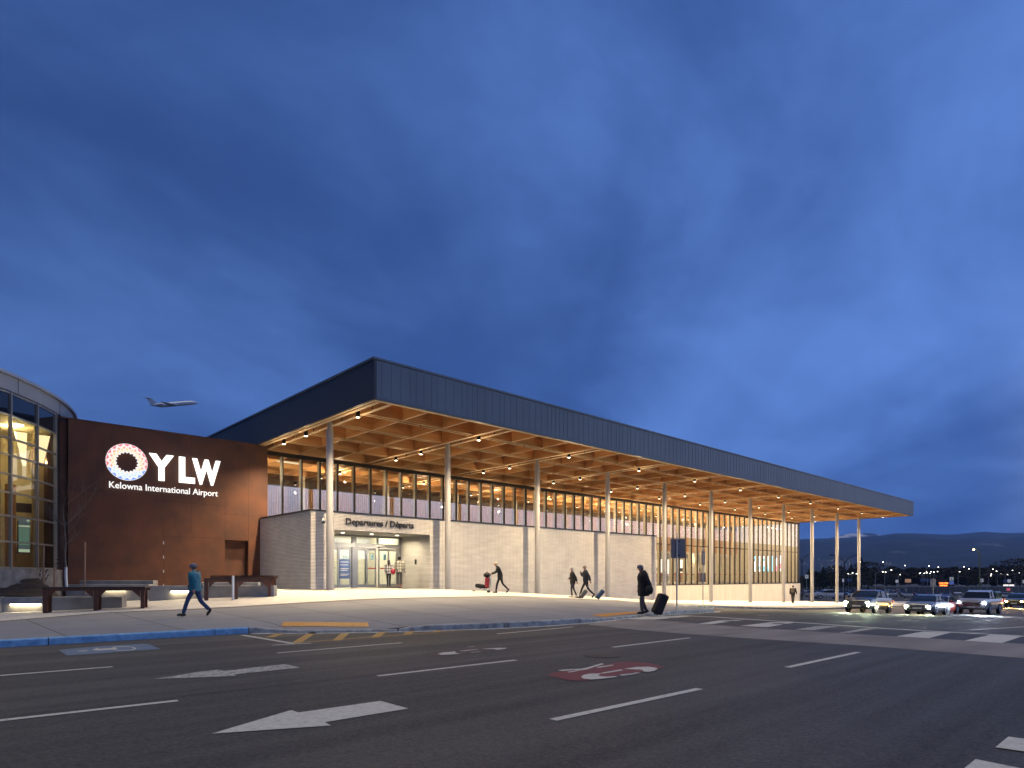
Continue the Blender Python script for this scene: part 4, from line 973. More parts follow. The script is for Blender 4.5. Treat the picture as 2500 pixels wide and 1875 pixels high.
for i, (x, y, lab) in enumerate(((24, 1424, 'dry thin shrub against the concrete base, furthest left'), (44, 1424, 'dry thin shrub against the concrete base, second from the left'), (64, 1426, 'dry shrub with seed heads against the concrete base, under the board'), (82, 1427, 'sparse dry shrub against the concrete base left of the tree'), (98, 1429, 'small dry shrub against the concrete base next to a stake'))):
    twig_plant(lab, atD(x, y, 26.6), i, .75)
# ================================================================ PEOPLE
SKIN = mat('skin', (.48, .29, .21), .55, var=.08, scale=20)
def skin_mesh(name, pts, edges, rad, m, parent, sub=2, root=0):
    me = bpy.data.meshes.new(name); me.from_pydata([tuple(p) for p in pts], edges, []); o = bpy.data.objects.new(name, me); COL.objects.link(o)
    o.modifiers.new('s', 'SKIN')
    for i, v in enumerate(me.skin_vertices[0].data):
        r = rad[i]; v.radius = (r, r) if not isinstance(r, tuple) else r; v.use_root = (i == root)
    sb = o.modifiers.new('ss', 'SUBSURF'); sb.levels = sub; sb.render_levels = sub
    bake(o)
    for p in o.data.polygons: p.use_smooth = True
    o.data.materials.clear(); o.data.materials.append(m); o.parent = parent; return o
def person(label, px, py, hpx, face, pose, top, legs, coat_len=.0, hair=(.05, .04, .035), hat=None, shoes=(.02, .02, .02), longhair=False, hood=False, H0=None, D=None, puffy=1., fit=None):
    """local frame: x forward, y left, z up, for a 1.75 m figure, then scaled"""
    if D: base = atD(px, py, D); d = D
    else: base, d = ground_at(px, py)
    sc = (hpx / F * d) / 1.78
    sc = min(sc, 1.10)
    t = thing('person', label, 'person', tuple(base), radians(face)); t.scale = (sc,) * 3
    P = dict(pel=(0, 0, .94), wai=(.005, 0, 1.08), che=(.02, 0, 1.30), nek=(.03, 0, 1.47), hb=(.045, 0, 1.53), hd=(.06, 0, 1.62), ht=(.055, 0, 1.70))
    for s, n in ((1, 'l'), (-1, 'r')):
        P['sh' + n] = (.015, .17 * s, 1.40); P['el' + n] = (-.03, .23 * s, 1.13); P['wr' + n] = (.05, .24 * s, .89)
        P['hi' + n] = (0, .09 * s, .90); P['kn' + n] = (.02, .10 * s, .50); P['an' + n] = (0, .10 * s, .09); P['to' + n] = (.15, .11 * s, .045)
    P.update(pose); P = {k: Vector(v) for k, v in P.items()}
    order = ['pel', 'wai', 'che', 'nek', 'hb', 'hd', 'ht', 'shl', 'ell', 'wrl', 'shr', 'elr', 'wrr', 'hil', 'knl', 'anl', 'hir', 'knr', 'anr']
    R = dict(pel=.13, wai=.12, che=.135, nek=.052, hb=.058, hd=(.085, .10), ht=.062, shl=.065, ell=.043, wrl=.027, shr=.065, elr=.043, wrr=.027, hil=.085, knl=.058, anl=.038, hir=.085, knr=.058, anr=.038)
    E_ = [('pel', 'wai'), ('wai', 'che'), ('che', 'nek'), ('nek', 'hb'), ('hb', 'hd'), ('hd', 'ht'), ('che', 'shl'), ('shl', 'ell'), ('ell', 'wrl'), ('che', 'shr'), ('shr', 'elr'), ('elr', 'wrr'), ('pel', 'hil'), ('hil', 'knl'), ('knl', 'anl'), ('pel', 'hir'), ('hir', 'knr'), ('knr', 'anr')]
    ix = {k: i for i, k in enumerate(order)}
    body = skin_mesh('body', [P[k] for k in order], [(ix[a], ix[b]) for a, b in E_], [R[k] for k in order], SKIN, t, 1)
    # hands: palm, four curled fingers and a thumb joined into the body mesh; nose, ears
    g = MB()
    for n in 'lr':
        w = P['wr' + n]; e = P['el' + n]; dr = (w - e).normalized(); s = 1 if n == 'l' else -1
        side = dr.cross(Vector((0, s, 0))); side = side.normalized() if side.length > .1 else Vector((1, 0, 0)); cur = dr.cross(side).normalized()
        g.tube([w - dr * .01, w + dr * .04, w + dr * .085], [.025, .036, .032], 7)
        for k, (o, l) in enumerate(((-.026, .062), (-.009, .074), (.009, .070), (.025, .054))):
            b = w + dr * .08 + side * o; g.tube([b, b + dr * l * .5 + cur * .006, b + dr * l * .85 + cur * .028 * (1 if True else 0)], [.010, .0092, .007], 5)
        b = w + dr * .03 + side * .03; g.tube([b, b + side * .028 + dr * .03, b + side * .03 + dr * .062], [.013, .011, .008], 5)
    h = P['hd']; hh = (P['ht'] - P['hb']).normalized()
    g.ell(h + Vector((.10, 0, -.015)), (.02, .014, .026), 6, 5); g.ell(h + Vector((.082, 0, -.06)), (.012, .026, .008), 6, 4)
    for s in (-1, 1): g.ell(h + Vector((0, .092 * s, -.015)), (.022, .012, .034), 6, 5)
    hm = g.build('hands', SKIN)
    ob = body.data; bm = bmesh.new(); bm.from_mesh(ob); bm.from_mesh(hm.data)
    for f in bm.faces: f.smooth = True
    bm.to_mesh(ob); bm.free(); bpy.data.objects.remove(hm)
    g = MB()
    for s in (-1, 1): g.ell(h + Vector((.088, .033 * s, .012)), (.009, .013, .008), 6, 4)
    g.build('eyes', M_blk, t)
    # top / coat: a shell round the trunk with two sleeves
    L = coat_len; g = MB(); ce, wa, ch, nk = P['pel'], P['wai'], P['che'], P['nek']; pf = puffy
    def ring_(c, rx, ry, n=18, sq=2.4):
        o = []
        for k in range(n):
            a = 2 * pi * k / n; ca, sa = cos(a), sin(a); w = (abs(ca) ** sq + abs(sa) ** sq) ** (-1 / sq)
            f = 1 + .025 * sin(3 * a + c.z * 23) ; o.append((c.x + rx * ca * w * f, c.y + ry * sa * w * f, c.z))
        return o
    hem = ce + Vector((-.01, 0, -max(L, .05))); shl = (P['shl'] + P['shr']) / 2
    R_ = [ring_(hem, .135 * pf, .185 * pf), ring_(hem + Vector((0, 0, .03)), .14 * pf, .19 * pf), ring_(ce + Vector((0, 0, .0)), .138 * pf, .180 * pf), ring_(wa, .130 * pf, .168 * pf), ring_(wa.lerp(ch, .5), .138 * pf, .176 * pf), ring_(ch, .142 * pf, .190 * pf),
          ring_(shl + Vector((0, 0, .0)), .118 * pf, .185 * pf), ring_(shl.lerp(nk, .45) + Vector((0, 0, .02)), .085 * pf, .125 * pf), ring_(nk + Vector((0, 0, -.005)), .068, .072), ring_(nk + Vector((.005, 0, .035)), .066, .068)]
    g.loft(R_)
    for n_ in 'lr':
        a, b_, c_ = P['sh' + n_], P['el' + n_], P['wr' + n_]; s_ = 1 if n_ == 'l' else -1; a0 = a + Vector((0, -s_ * .05, .015))
        pts_ = [a0, a + Vector((0, s_ * .03, .01)), a.lerp(b_, .35) + Vector((0, s_ * .015, 0)), a.lerp(b_, .75), b_, b_.lerp(c_, .3), b_.lerp(c_, .7), b_.lerp(c_, .95)]
        g.tube(pts_, [.075 * pf, .086 * pf, .080 * pf, .068 * pf, .066 * pf, .064 * pf, .056 * pf, .050], 12)
    g.build('coat', top, t, True, auto=70)
    # trousers
    kt = ['pel', 'hil', 'knl', 'anl', 'hir', 'knr', 'anr']; q = [P[k] for k in kt]
    rw = [(.14, .16), .10, .072, .062, .10, .072, .062] if not fit else [(.13, .15), .088, .058, .046, .088, .058, .046]
    skin_mesh('trousers', q, [(0, 1), (1, 2), (2, 3), (0, 4), (4, 5), (5, 6)], rw, legs, t, 2)
    for n in 'lr':
        a = P['an' + n]; b = P['to' + n]; dr = (b - a).normalized(); up = Vector((0, 0, 1)); g = MB()
        g.tube([a + Vector((0, 0, .03)), a - dr * .05 + Vector((0, 0, -.035))], [.045, .045], 8)
        g.tube([a - dr * .09 + Vector((0, 0, -.045)), a + dr * .02 + Vector((0, 0, -.038)), b.lerp(a, .4), b, b + dr * .05], [.030, .045, .047, .040, .018], 10)
        g.build('shoe', mat('shoe %s' % (shoes,), shoes, .5, var=.1), t, True)
    # hair or hat
    g = MB(); hc = h + Vector((-.018, 0, .022)); g.ell(hc, (.108, .098, .108), 16, 10)
    g.v = [(max(v[0], -9) if v[2] > h.z + .028 or v[0] < h.x - .005 else v[0] * .0 + (h.x - .02) * 1.0, v[1], v[2]) for v in g.v]
    if longhair: g.tube([h + Vector((-.06, 0, .02)), h + Vector((-.10, 0, -.12)), h + Vector((-.13, 0, -.30))], [.09, .095, .05], 10)
    g.build('hair', mat('hair %s' % (hair,), hair, .6, var=.3, scale=30, stretch=(1, 1, .2)), t, True)
    if hat:
        g = MB(); g.lathe([(.112, .0), (.118, .03), (.112, .07), (.085, .105), (.03, .125), (.005, .127)], tuple(h + Vector((-.008, 0, .012))), 16); g.ell(h + Vector((.10, 0, .022)), (.055, .07, .010), 10, 4) if hat[1] else None
        g.build('hat', mat('hat', hat[0], .8, var=.2, scale=20), t, True)
    if hood:
        g = MB(); g.ell(P['nek'] + Vector((-.07, 0, .01)), (.09, .13, .08), 12, 8); g.build('hood', top, t, True)
    return t, P, sc
WALK = dict(hil=(.01, .09, .90), knl=(.20, .10, .53), anl=(.34, .10, .09), tol=(.49, .11, .06), hir=(-.01, -.09, .90), knr=(-.14, -.10, .50), anr=(-.44, -.10, .21), tor=(-.36, -.11, .07),
            ell=(-.12, .23, 1.14), wrl=(-.10, .25, .89), elr=(.03, -.23, 1.14), wrr=(.20, -.22, .95))
WALK2 = dict(hil=(-.01, .09, .90), knl=(-.10, .10, .50), anl=(-.36, .10, .17), tol=(-.27, .11, .055), hir=(.01, -.09, .90), knr=(.14, -.10, .51), anr=(.24, -.10, .09), tor=(.39, -.11, .05),
             ell=(.02, .23, 1.14), wrl=(.14, .22, .92), elr=(-.10, -.23, 1.14), wrr=(-.10, -.25, .90))
# facing: angle from +X.  walking left in the picture = -(camera right)
FL = math.degrees(atan2(CA, -SA))
M_den = mat('blue denim', (.035, .065, .15), .85, var=.3, scale=30); M_bt2 = mat('black cloth', (.012, .012, .015), .85, var=.3, scale=12); M_dkn = mat('navy cloth', (.018, .024, .045), .85, var=.3, scale=12)
M_teal = mat('teal jacket', (.015, .17, .23), .6, var=.3, scale=6, bump=.4, bscale=14); M_gry = mat('grey cloth', (.09, .09, .10), .85, var=.2)
t, P, sc = person('person in teal jacket, grey cap and jeans striding past the timber tables', 476, 1505, 132, FL, WALK, M_teal, M_den, .10, hat=((.16, .16, .19), True), puffy=1.25)
g = MB(); g.tube([P['wrr'] + Vector((.03, 0, .02)), P['wrr'] + Vector((.05, 0, -.10))], [.03, .03], 6); g.box(.08, .30, -.30, -.24, .80, 1.02); g.box(.16, .20, -.28, -.26, 1.0, 1.16)
o = g.build('shoulder_bag', M_bt2); o.matrix_world = Matrix.LocRotScale(t.location, t.rotation_euler, t.scale); tag(o, 'small black shoulder bag at the hip of the person in teal', 'bag')
def plaid(name, a, b, c):
    m, nt, bs, N, L = nodes_of(name); tc = N.new('ShaderNodeTexCoord'); sp = N.new('ShaderNodeSeparateXYZ'); L.new(tc.outputs['Object'], sp.inputs[0])
    def band(v, k, th):
        x = N.new('ShaderNodeMath'); x.operation = 'MULTIPLY'; L.new(v, x.inputs[0]); x.inputs[1].default_value = k
        f = N.new('ShaderNodeMath'); f.operation = 'FRACT'; L.new(x.outputs[0], f.inputs[0]); g_ = N.new('ShaderNodeMath'); g_.operation = 'LESS_THAN'; L.new(f.outputs[0], g_.inputs[0]); g_.inputs[1].default_value = th; return g_.outputs[0]
    v1 = band(sp.outputs[1], 7, .28); v2 = band(sp.outputs[2], 6, .28); ad = N.new('ShaderNodeMath'); ad.operation = 'ADD'; L.new(v1, ad.inputs[0]); L.new(v2, ad.inputs[1])
    hf = N.new('ShaderNodeMath'); hf.operation = 'MULTIPLY'; L.new(ad.outputs[0], hf.inputs[0]); hf.inputs[1].default_value = .5
    rp = N.new('ShaderNodeValToRGB'); L.new(hf.outputs[0], rp.inputs[0]); e = rp.color_ramp.elements; rp.color_ramp.interpolation = 'CONSTANT'
    e[0].color = (*a, 1); e[1].position = .9; e[1].color = (*c, 1); k = e.new(.4); k.color = (*b, 1)
    L.new(rp.outputs[0], bs.inputs['Base Color']); bs.inputs['Roughness'].default_value = .85; return m
FD = 62
t, P, sc = person('person with long black hair in black and white plaid jacket at the doors', 949, 1433.5, 68, FD, dict(WALK2, anl=(-.18, .08, .10), tol=(-.06, .09, .05), knl=(-.03, .09, .5), anr=(.10, -.08, .09), tor=(.23, -.08, .05), knr=(.07, -.09, .5)), plaid('dark plaid', (.55, .55, .57), (.14, .14, .15), (.02, .02, .02)), M_bt2, .08, longhair=True, puffy=1.05, fit=1, hair=(.012, .01, .01), shoes=(.05, .02, .02), D=34.6)
g = MB(); g.ell((-.12, -.26, 1.0), (.16, .15, .19), 14, 10); g.tube([(-.06, -.2, 1.1), (.0, -.1, 1.42), (-.05, .0, 1.45)], .02, 6)
o = g.build('pink_bag', mat('crimson fabric', (.42, .02, .06), .55, var=.2), None, True); o.matrix_world = Matrix.LocRotScale(t.location, t.rotation_euler, t.scale); tag(o, 'round crimson bag slung on the back of the person in dark plaid', 'bag')
t, P, sc = person('taller person in cream plaid overshirt and dark jeans at the doors', 975, 1433, 76, FD, dict(WALK2, anl=(-.14, .1, .10), tol=(-.02, .11, .05), knl=(-.02, .1, .5), anr=(.12, -.1, .09), tor=(.26, -.11, .05), knr=(.08, -.1, .5), elr=(-.06, -.27, 1.14), wrr=(-.04, -.30, .90)), plaid('cream plaid', (.62, .60, .50), (.30, .31, .27), (.07, .09, .08)), M_gry, .10, puffy=1.1, hair=(.012, .01, .01), shoes=(.45, .16, .12), D=35)
g = MB(); g.ell((-.04, -.31, .76), (.06, .05, .10), 10, 7); g.tube([(-.04, -.31, .85), (-.04, -.31, .90)], .008, 5)
o = g.build('plastic_bag', M_wp, None, True); o.matrix_world = Matrix.LocRotScale(t.location, t.rotation_euler, t.scale); tag(o, 'small white bag in the hand of the person in cream plaid', 'bag')
# trolley
t, P, sc = person('pale haired person in black coat and boots pushing a luggage trolley', 1221, 1448.5, 81, FL, dict(WALK, che=(.10, 0, 1.28), nek=(.17, 0, 1.43), hb=(.21, 0, 1.48), hd=(.24, 0, 1.56), ht=(.24, 0, 1.64), shl=(.10, .17, 1.37), shr=(.10, -.17, 1.37), ell=(.22, .2, 1.14), wrl=(.46, .17, 1.04), elr=(.22, -.2, 1.14), wrr=(.46, -.17, 1.04), anl=(.22, .1, .09), knl=(.16, .1, .5), tol=(.36, .1, .05)), M_bt2, M_bt2, .22, hair=(.55, .48, .32), puffy=1.0, fit=1, longhair=False)
def attach(name, label, cat, host, off=(0, 0, 0), group=None):
    r = thing(name, label, cat, (0, 0, 0), 0, group); r.matrix_world = host.matrix_world if 0 else Matrix.LocRotScale(host.location, host.rotation_euler, host.scale) @ Matrix.Translation(off); return r
tr = attach('luggage_trolley', 'steel luggage trolley pushed along the brick wall', 'trolley', t)
g = MB()
for s in (-1, 1):
    g.tube([(.55, .25 * s, 1.02), (.52, .25 * s, .45), (.62, .25 * s, .16), (1.35, .22 * s, .28)], .018, 7); g.tube([(.62, .25 * s, .16), (1.5, .15 * s, .16)], .014, 6)
g.tube([(.55, -.27, 1.02), (.55, .27, 1.02)], .022, 8); g.tube([(1.35, -.22, .28), (1.35, .22, .28)], .016, 6)
for k in range(4): g.tube([(.7 + k * .17, -.23, .20 + k * .02), (.7 + k * .17, .23, .20 + k * .02)], .01, 5)
g.build('frame', mat('trolley steel', (.45, .5, .55), .3, .8), tr, True)
for x, y in ((.62, .24), (.62, -.24), (1.42, 0)):
    g = MB(); g.lathe([(.02, -.02), (.085, -.02), (.085, .02), (.02, .02)], (x, y, .085), 12, 'y'); g.build('wheel', M_blk, tr, True)
def case(name, label, host, mtx, w, d, h, m, handle=True, group=None):
    r = thing(name, label, 'suitcase', group=group); r.matrix_world = Matrix.LocRotScale(host.location, host.rotation_euler, host.scale) @ mtx
    g = MB(); g.box(-w / 2, w / 2, -d / 2, d / 2, .04, h); o = g.build('shell', m, r, True); b = o.modifiers.new('b', 'BEVEL'); b.width = min(w, d) * .22; b.segments = 4; bake(o)
    for p in o.data.polygons: p.use_smooth = True
    if handle:
        g = MB()
        for s in (-1, 1): g.tube([(-w * .3, .09 * s, h - .02), (-w * .3, .09 * s, h + .38)], .008, 6)
        g.tube([(-w * .3, -.1, h + .38), (-w * .3, .1, h + .38)], .013, 6); g.build('handle', M_alu, r, True)
    for s in (-1, 1):
        g = MB(); g.lathe([(.01, -.012), (.035, -.012), (.035, .012), (.01, .012)], (-w * .3 if handle else 0, s * d * .35, .03), 10, 'y'); g.build('wheel', M_blk, r, True)
    g = MB(); g.tube([(w * .1, -.08, h - .005), (w * .1, -.07, h + .03), (w * .1, .07, h + .03), (w * .1, .08, h - .005)], .01, 6); g.build('grip', M_blk, r, True)
    return r
case('suitcase', 'red suitcase standing on the luggage trolley', t, Matrix.Translation((.72, 0, .25)) @ Matrix.Rotation(radians(-4), 4, 'Y'), .24, .42, .60, mat('red case', (.32, .03, .04), .5), False)
case('duffel_case', 'low black case lying flat on the trolley front', t, Matrix.Translation((1.05, 0, .24)) @ Matrix.Rotation(radians(-8), 4, 'Y'), .62, .44, .26, M_bt2, False)
o = attach('holdall', 'black holdall balanced on the red suitcase', 'bag', t); g = MB(); g.ell((.70, 0, .98), (.20, .24, .14), 14, 8); g.tube([(.62, -.12, 1.06), (.70, 0, 1.17), (.78, .12, 1.06)], .012, 6); g.build('bag_body', M_bt2, o, True)
# the pair with cabin cases
p1 = dict(WALK2, elr=(.08, -.24, 1.14), wrr=(.22, -.12, 1.08), ell=(-.14, .24, 1.16), wrl=(-.22, .25, .92), knr=(.06, -.1, .5), anr=(.02, -.1, .09), tor=(.17, -.1, .05), knl=(-.05, .1, .5), anl=(-.22, .1, .12), tol=(-.1, .1, .05))
t, P, sc = person('white haired person in short black coat pulling a grey cabin case', 1398, 1459, 76, FL, p1, M_bt2, M_dkn, .10, hair=(.6, .6, .62), puffy=1.08, fit=1, shoes=(.6, .6, .6))
case('cabin_case', 'grey cabin case rolling behind the white haired person', t, Matrix.Translation((-.42, .25, .0)) @ Matrix.Rotation(radians(-38), 4, 'Y') @ Matrix.Rotation(pi, 4, 'Z'), .24, .36, .54, mat('grey case', (.14, .145, .15), .45), True)
p2 = dict(WALK, ell=(-.14, .25, 1.16), wrl=(-.20, .26, .92), elr=(.16, -.26, 1.20), wrr=(.24, -.08, 1.36))
t, P, sc = person('bald person in navy jacket, hand raised to chin, pulling a blue cabin case', 1430, 1461, 83, FL, p2, M_dkn, M_bt2, .04, hair=(.42, .34, .29), puffy=1.08, fit=1)
case('cabin_case', 'blue cabin case rolling behind the person in navy', t, Matrix.Translation((-.52, .26, .0)) @ Matrix.Rotation(radians(-40), 4, 'Y') @ Matrix.Rotation(pi, 4, 'Z'), .24, .38, .56, mat('blue case', (.05, .10, .18), .4), True)
# suitcase walker at the crossing
p3 = dict(WALK, knl=(.10, .1, .5), anl=(.06, .1, .09), tol=(.20, .11, .05), knr=(.02, -.1, .49), anr=(-.12, -.1, .12), tor=(.02, -.1, .05), ell=(-.10, .25, 1.14), wrl=(-.20, .27, .90), elr=(.04, -.25, 1.13), wrr=(.12, -.25, .90), nek=(.05, 0, 1.46), hb=(.09, 0, 1.52), hd=(.12, 0, 1.60), ht=(.12, 0, 1.68))
t, P, sc = person('person in long black parka and grey hat with a large black suitcase at the crossing', 1571, 1499.5, 124, FL, p3, M_bt2, M_gry, .30, hat=((.20, .21, .24), False), puffy=1.38, hood=True)
case('large_suitcase', 'large black suitcase tilted beside the yellow plate', t, Matrix.Translation((-.36, .30, .0)) @ Matrix.Rotation(radians(-22), 4, 'Y') @ Matrix.Rotation(pi, 4, 'Z'), .32, .52, .76, M_bt2, False)
o = attach('carry_bag', 'black bag strapped on top of the large black suitcase', 'bag', t); g = MB(); g.ell((-.14, .30, .86), (.14, .18, .17), 12, 8); g.tube([(-.1, .3, 1.0), (-.12, .28, .92)], .02, 6); g.build('bag_body', M_bt2, o, True)
# lone figure far along the plinth
p4 = dict(anl=(.02, .06, .09), knl=(.04, .08, .5), tol=(.15, .07, .05), knr=(-.05, -.07, .5), anr=(-.20, -.05, .14), tor=(-.12, -.05, .06), ell=(-.02, .24, 1.14), wrl=(.05, .24, .90), elr=(-.06, -.27, 1.16), wrr=(-.04, -.32, .94))
t, P, sc = person('lone person in black with a backpack walking away along the pale plinth', 1936, 1474, 46, 20, p4, M_bt2, M_bt2, .06, puffy=1.12, hair=(.03, .025, .02))
o = attach('backpack', 'dark backpack on the lone person by the plinth', 'backpack', t); g = MB(); g.ell((-.20, 0, 1.22), (.11, .15, .22), 12, 8); g.ell((-.29, 0, 1.14), (.05, .11, .10), 10, 6); g.build('pack', mat('pack', (.05, .04, .035), .7), o, True)
# ================================================================ SIGN POSTS ON THE WALK
def signpost(label, px, py, top, boards, D=None, post=M_alu, r=.035):
    b, d = ground_at(px, py) if not D else (atD(px, py, D), D); t = thing('sign_post', label, 'sign', tuple(b)); s = d / F
    g = MB(); g.lathe([(r, -.05), (r, (py - top) * s), (r * .3, (py - top) * s + .01)], (0, 0, 0), 10); g.build('post', post, t, True)
    right = Vector((SA, -CA, 0))
    for (x0, x1, y0, y1, rot, m) in boards:
        c = (x0 + x1) / 2 - px; w = (x1 - x0) * s * 1.05; z0, z1 = (py - y1) * s, (py - y0) * s
        a = radians(rot); u = Vector((right.x * cos(a) - right.y * sin(a), right.x * sin(a) + right.y * cos(a), 0)); f = Vector((-u.y, u.x, 0)) * .05
        ce = right * c * s
        g = MB(); A = ce - u * w / 2 + f; B = ce + u * w / 2 + f; g.obox(A, B, .012, z0, z1); o = g.build('sign_board', m, t); bv = o.modifiers.new('b', 'BEVEL'); bv.width = .004; bv.segments = 1
        g = MB()
        for z in (z0 + .12, z1 - .12): g.obox(ce - u * .08 + f * .5, ce + u * .08 + f * .5, .05, z - .02, z + .02)
        g.build('bracket', M_blk, t)
    return t
M_bk = mat('sign back', (.24, .21, .20), .6, 0, var=.1)
signpost('tall steel post with the blank back of a wide sign board, nearer of the two', 1652.5, 1487.5, 1301, [(1639, 1674, 1315, 1362.5, 8, M_bk)])
signpost('thinner steel post with two narrow blank sign backs, further of the two', 1716.5, 1475.5, 1337, [(1712, 1725, 1344, 1380, 40, M_bk), (1708, 1723, 1398, 1420.5, 5, M_bk)])
# ================================================================ VEHICLES
M_tyre = mat('tyre', (.014, .014, .015), .85, var=.2); M_rim = mat('alloy rim', (.40, .41, .43), .25, .9, var=.08); M_cgl = mat('car glass', (.010, .014, .020), .06, 0, var=.1, spec=.22)
M_trim = mat('black trim', (.014, .014, .016), .45, var=.15); M_chr = mat('chrome', (.6, .6, .62), .12, 1, var=.05); M_plate = mat('number plate', (.55, .56, .58), .4, var=.05)
M_tail = emis('tail lamp', (.8, .03, .02), .5)
def paintm(name, c): return mat('car paint ' + name, c, .28, .12, var=.05, scale=2, coat=1)
def section(x, w, z0, z1, tuck=.12, crown=.0, n=6):
    """closed cross section (y,z) of the lower body, counter-clockwise"""
    P = [(-w + tuck, z0), (w - tuck, z0), (w - .03, z0 + .14), (w, z0 + (z1 - z0) * .45), (w - .015, z0 + (z1 - z0) * .78), (w - .07, z1 - .03), (w - .16, z1 + crown * .5), (0, z1 + crown), (-w + .16, z1 + crown * .5), (-w + .07, z1 - .03), (-w + .015, z0 + (z1 - z0) * .78), (-w, z0 + (z1 - z0) * .45), (-w + .03, z0 + .14)]
    return [(x, y, z) for y, z in P]
CARS = dict(
    suv=dict(L=4.75, W=.94, H=1.66, wb=(-1.42, 1.40), wr=.37, low=[(-2.37, .74, .38, .82), (-2.30, .86, .30, .90), (-2.0, .92, .26, 1.00), (-1.1, .94, .26, 1.10), (1.5, .94, .26, 1.12), (2.05, .92, .30, 1.14), (2.30, .86, .38, 1.10), (2.37, .76, .46, 1.0)],
             top=[(-1.15, .80, .01), (-.42, .70, .46), (.1, .69, .54), (1.2, .66, .50), (1.75, .62, .40), (2.22, .70, .01)]),
    sedan=dict(L=4.5, W=.90, H=1.46, wb=(-1.35, 1.33), wr=.33, low=[(-2.25, .70, .34, .68), (-2.18, .82, .26, .76), (-1.9, .88, .22, .84), (-1.0, .90, .22, .93), (1.4, .90, .22, .97), (1.95, .88, .26, .99), (2.2, .82, .34, .95), (2.25, .74, .42, .88)],
               top=[(-1.05, .76, .01), (-.35, .65, .42), (.2, .64, .48), (1.0, .62, .44), (1.5, .60, .30), (2.0, .68, .01)]),
    pickup=dict(L=5.8, W=1.0, H=1.92, wb=(-1.85, 1.75), wr=.40, low=[(-2.9, .90, .45, 1.02), (-2.84, .97, .40, 1.15), (-2.6, 1.0, .36, 1.20), (-1.4, 1.0, .36, 1.24), (.9, 1.0, .36, 1.24), (2.5, 1.0, .40, 1.24), (2.85, .98, .46, 1.24), (2.9, .95, .5, 1.2)],
                top=[(-1.45, .86, .01), (-.85, .76, .52), (-.3, .76, .66), (.6, .76, .66), (.85, .76, .60), (.95, .80, .01)]),
    jeep=dict(L=4.3, W=.92, H=1.82, wb=(-1.25, 1.25), wr=.40, low=[(-2.15, .70, .46, 1.0), (-2.1, .74, .42, 1.08), (-1.6, .80, .40, 1.12), (-.9, .88, .40, 1.14), (1.6, .90, .40, 1.14), (2.05, .88, .44, 1.14), (2.12, .84, .5, 1.1)],
              top=[(-.85, .80, .01), (-.55, .74, .60), (-.3, .74, .68), (1.6, .74, .68), (1.95, .72, .62), (2.08, .78, .01)]))
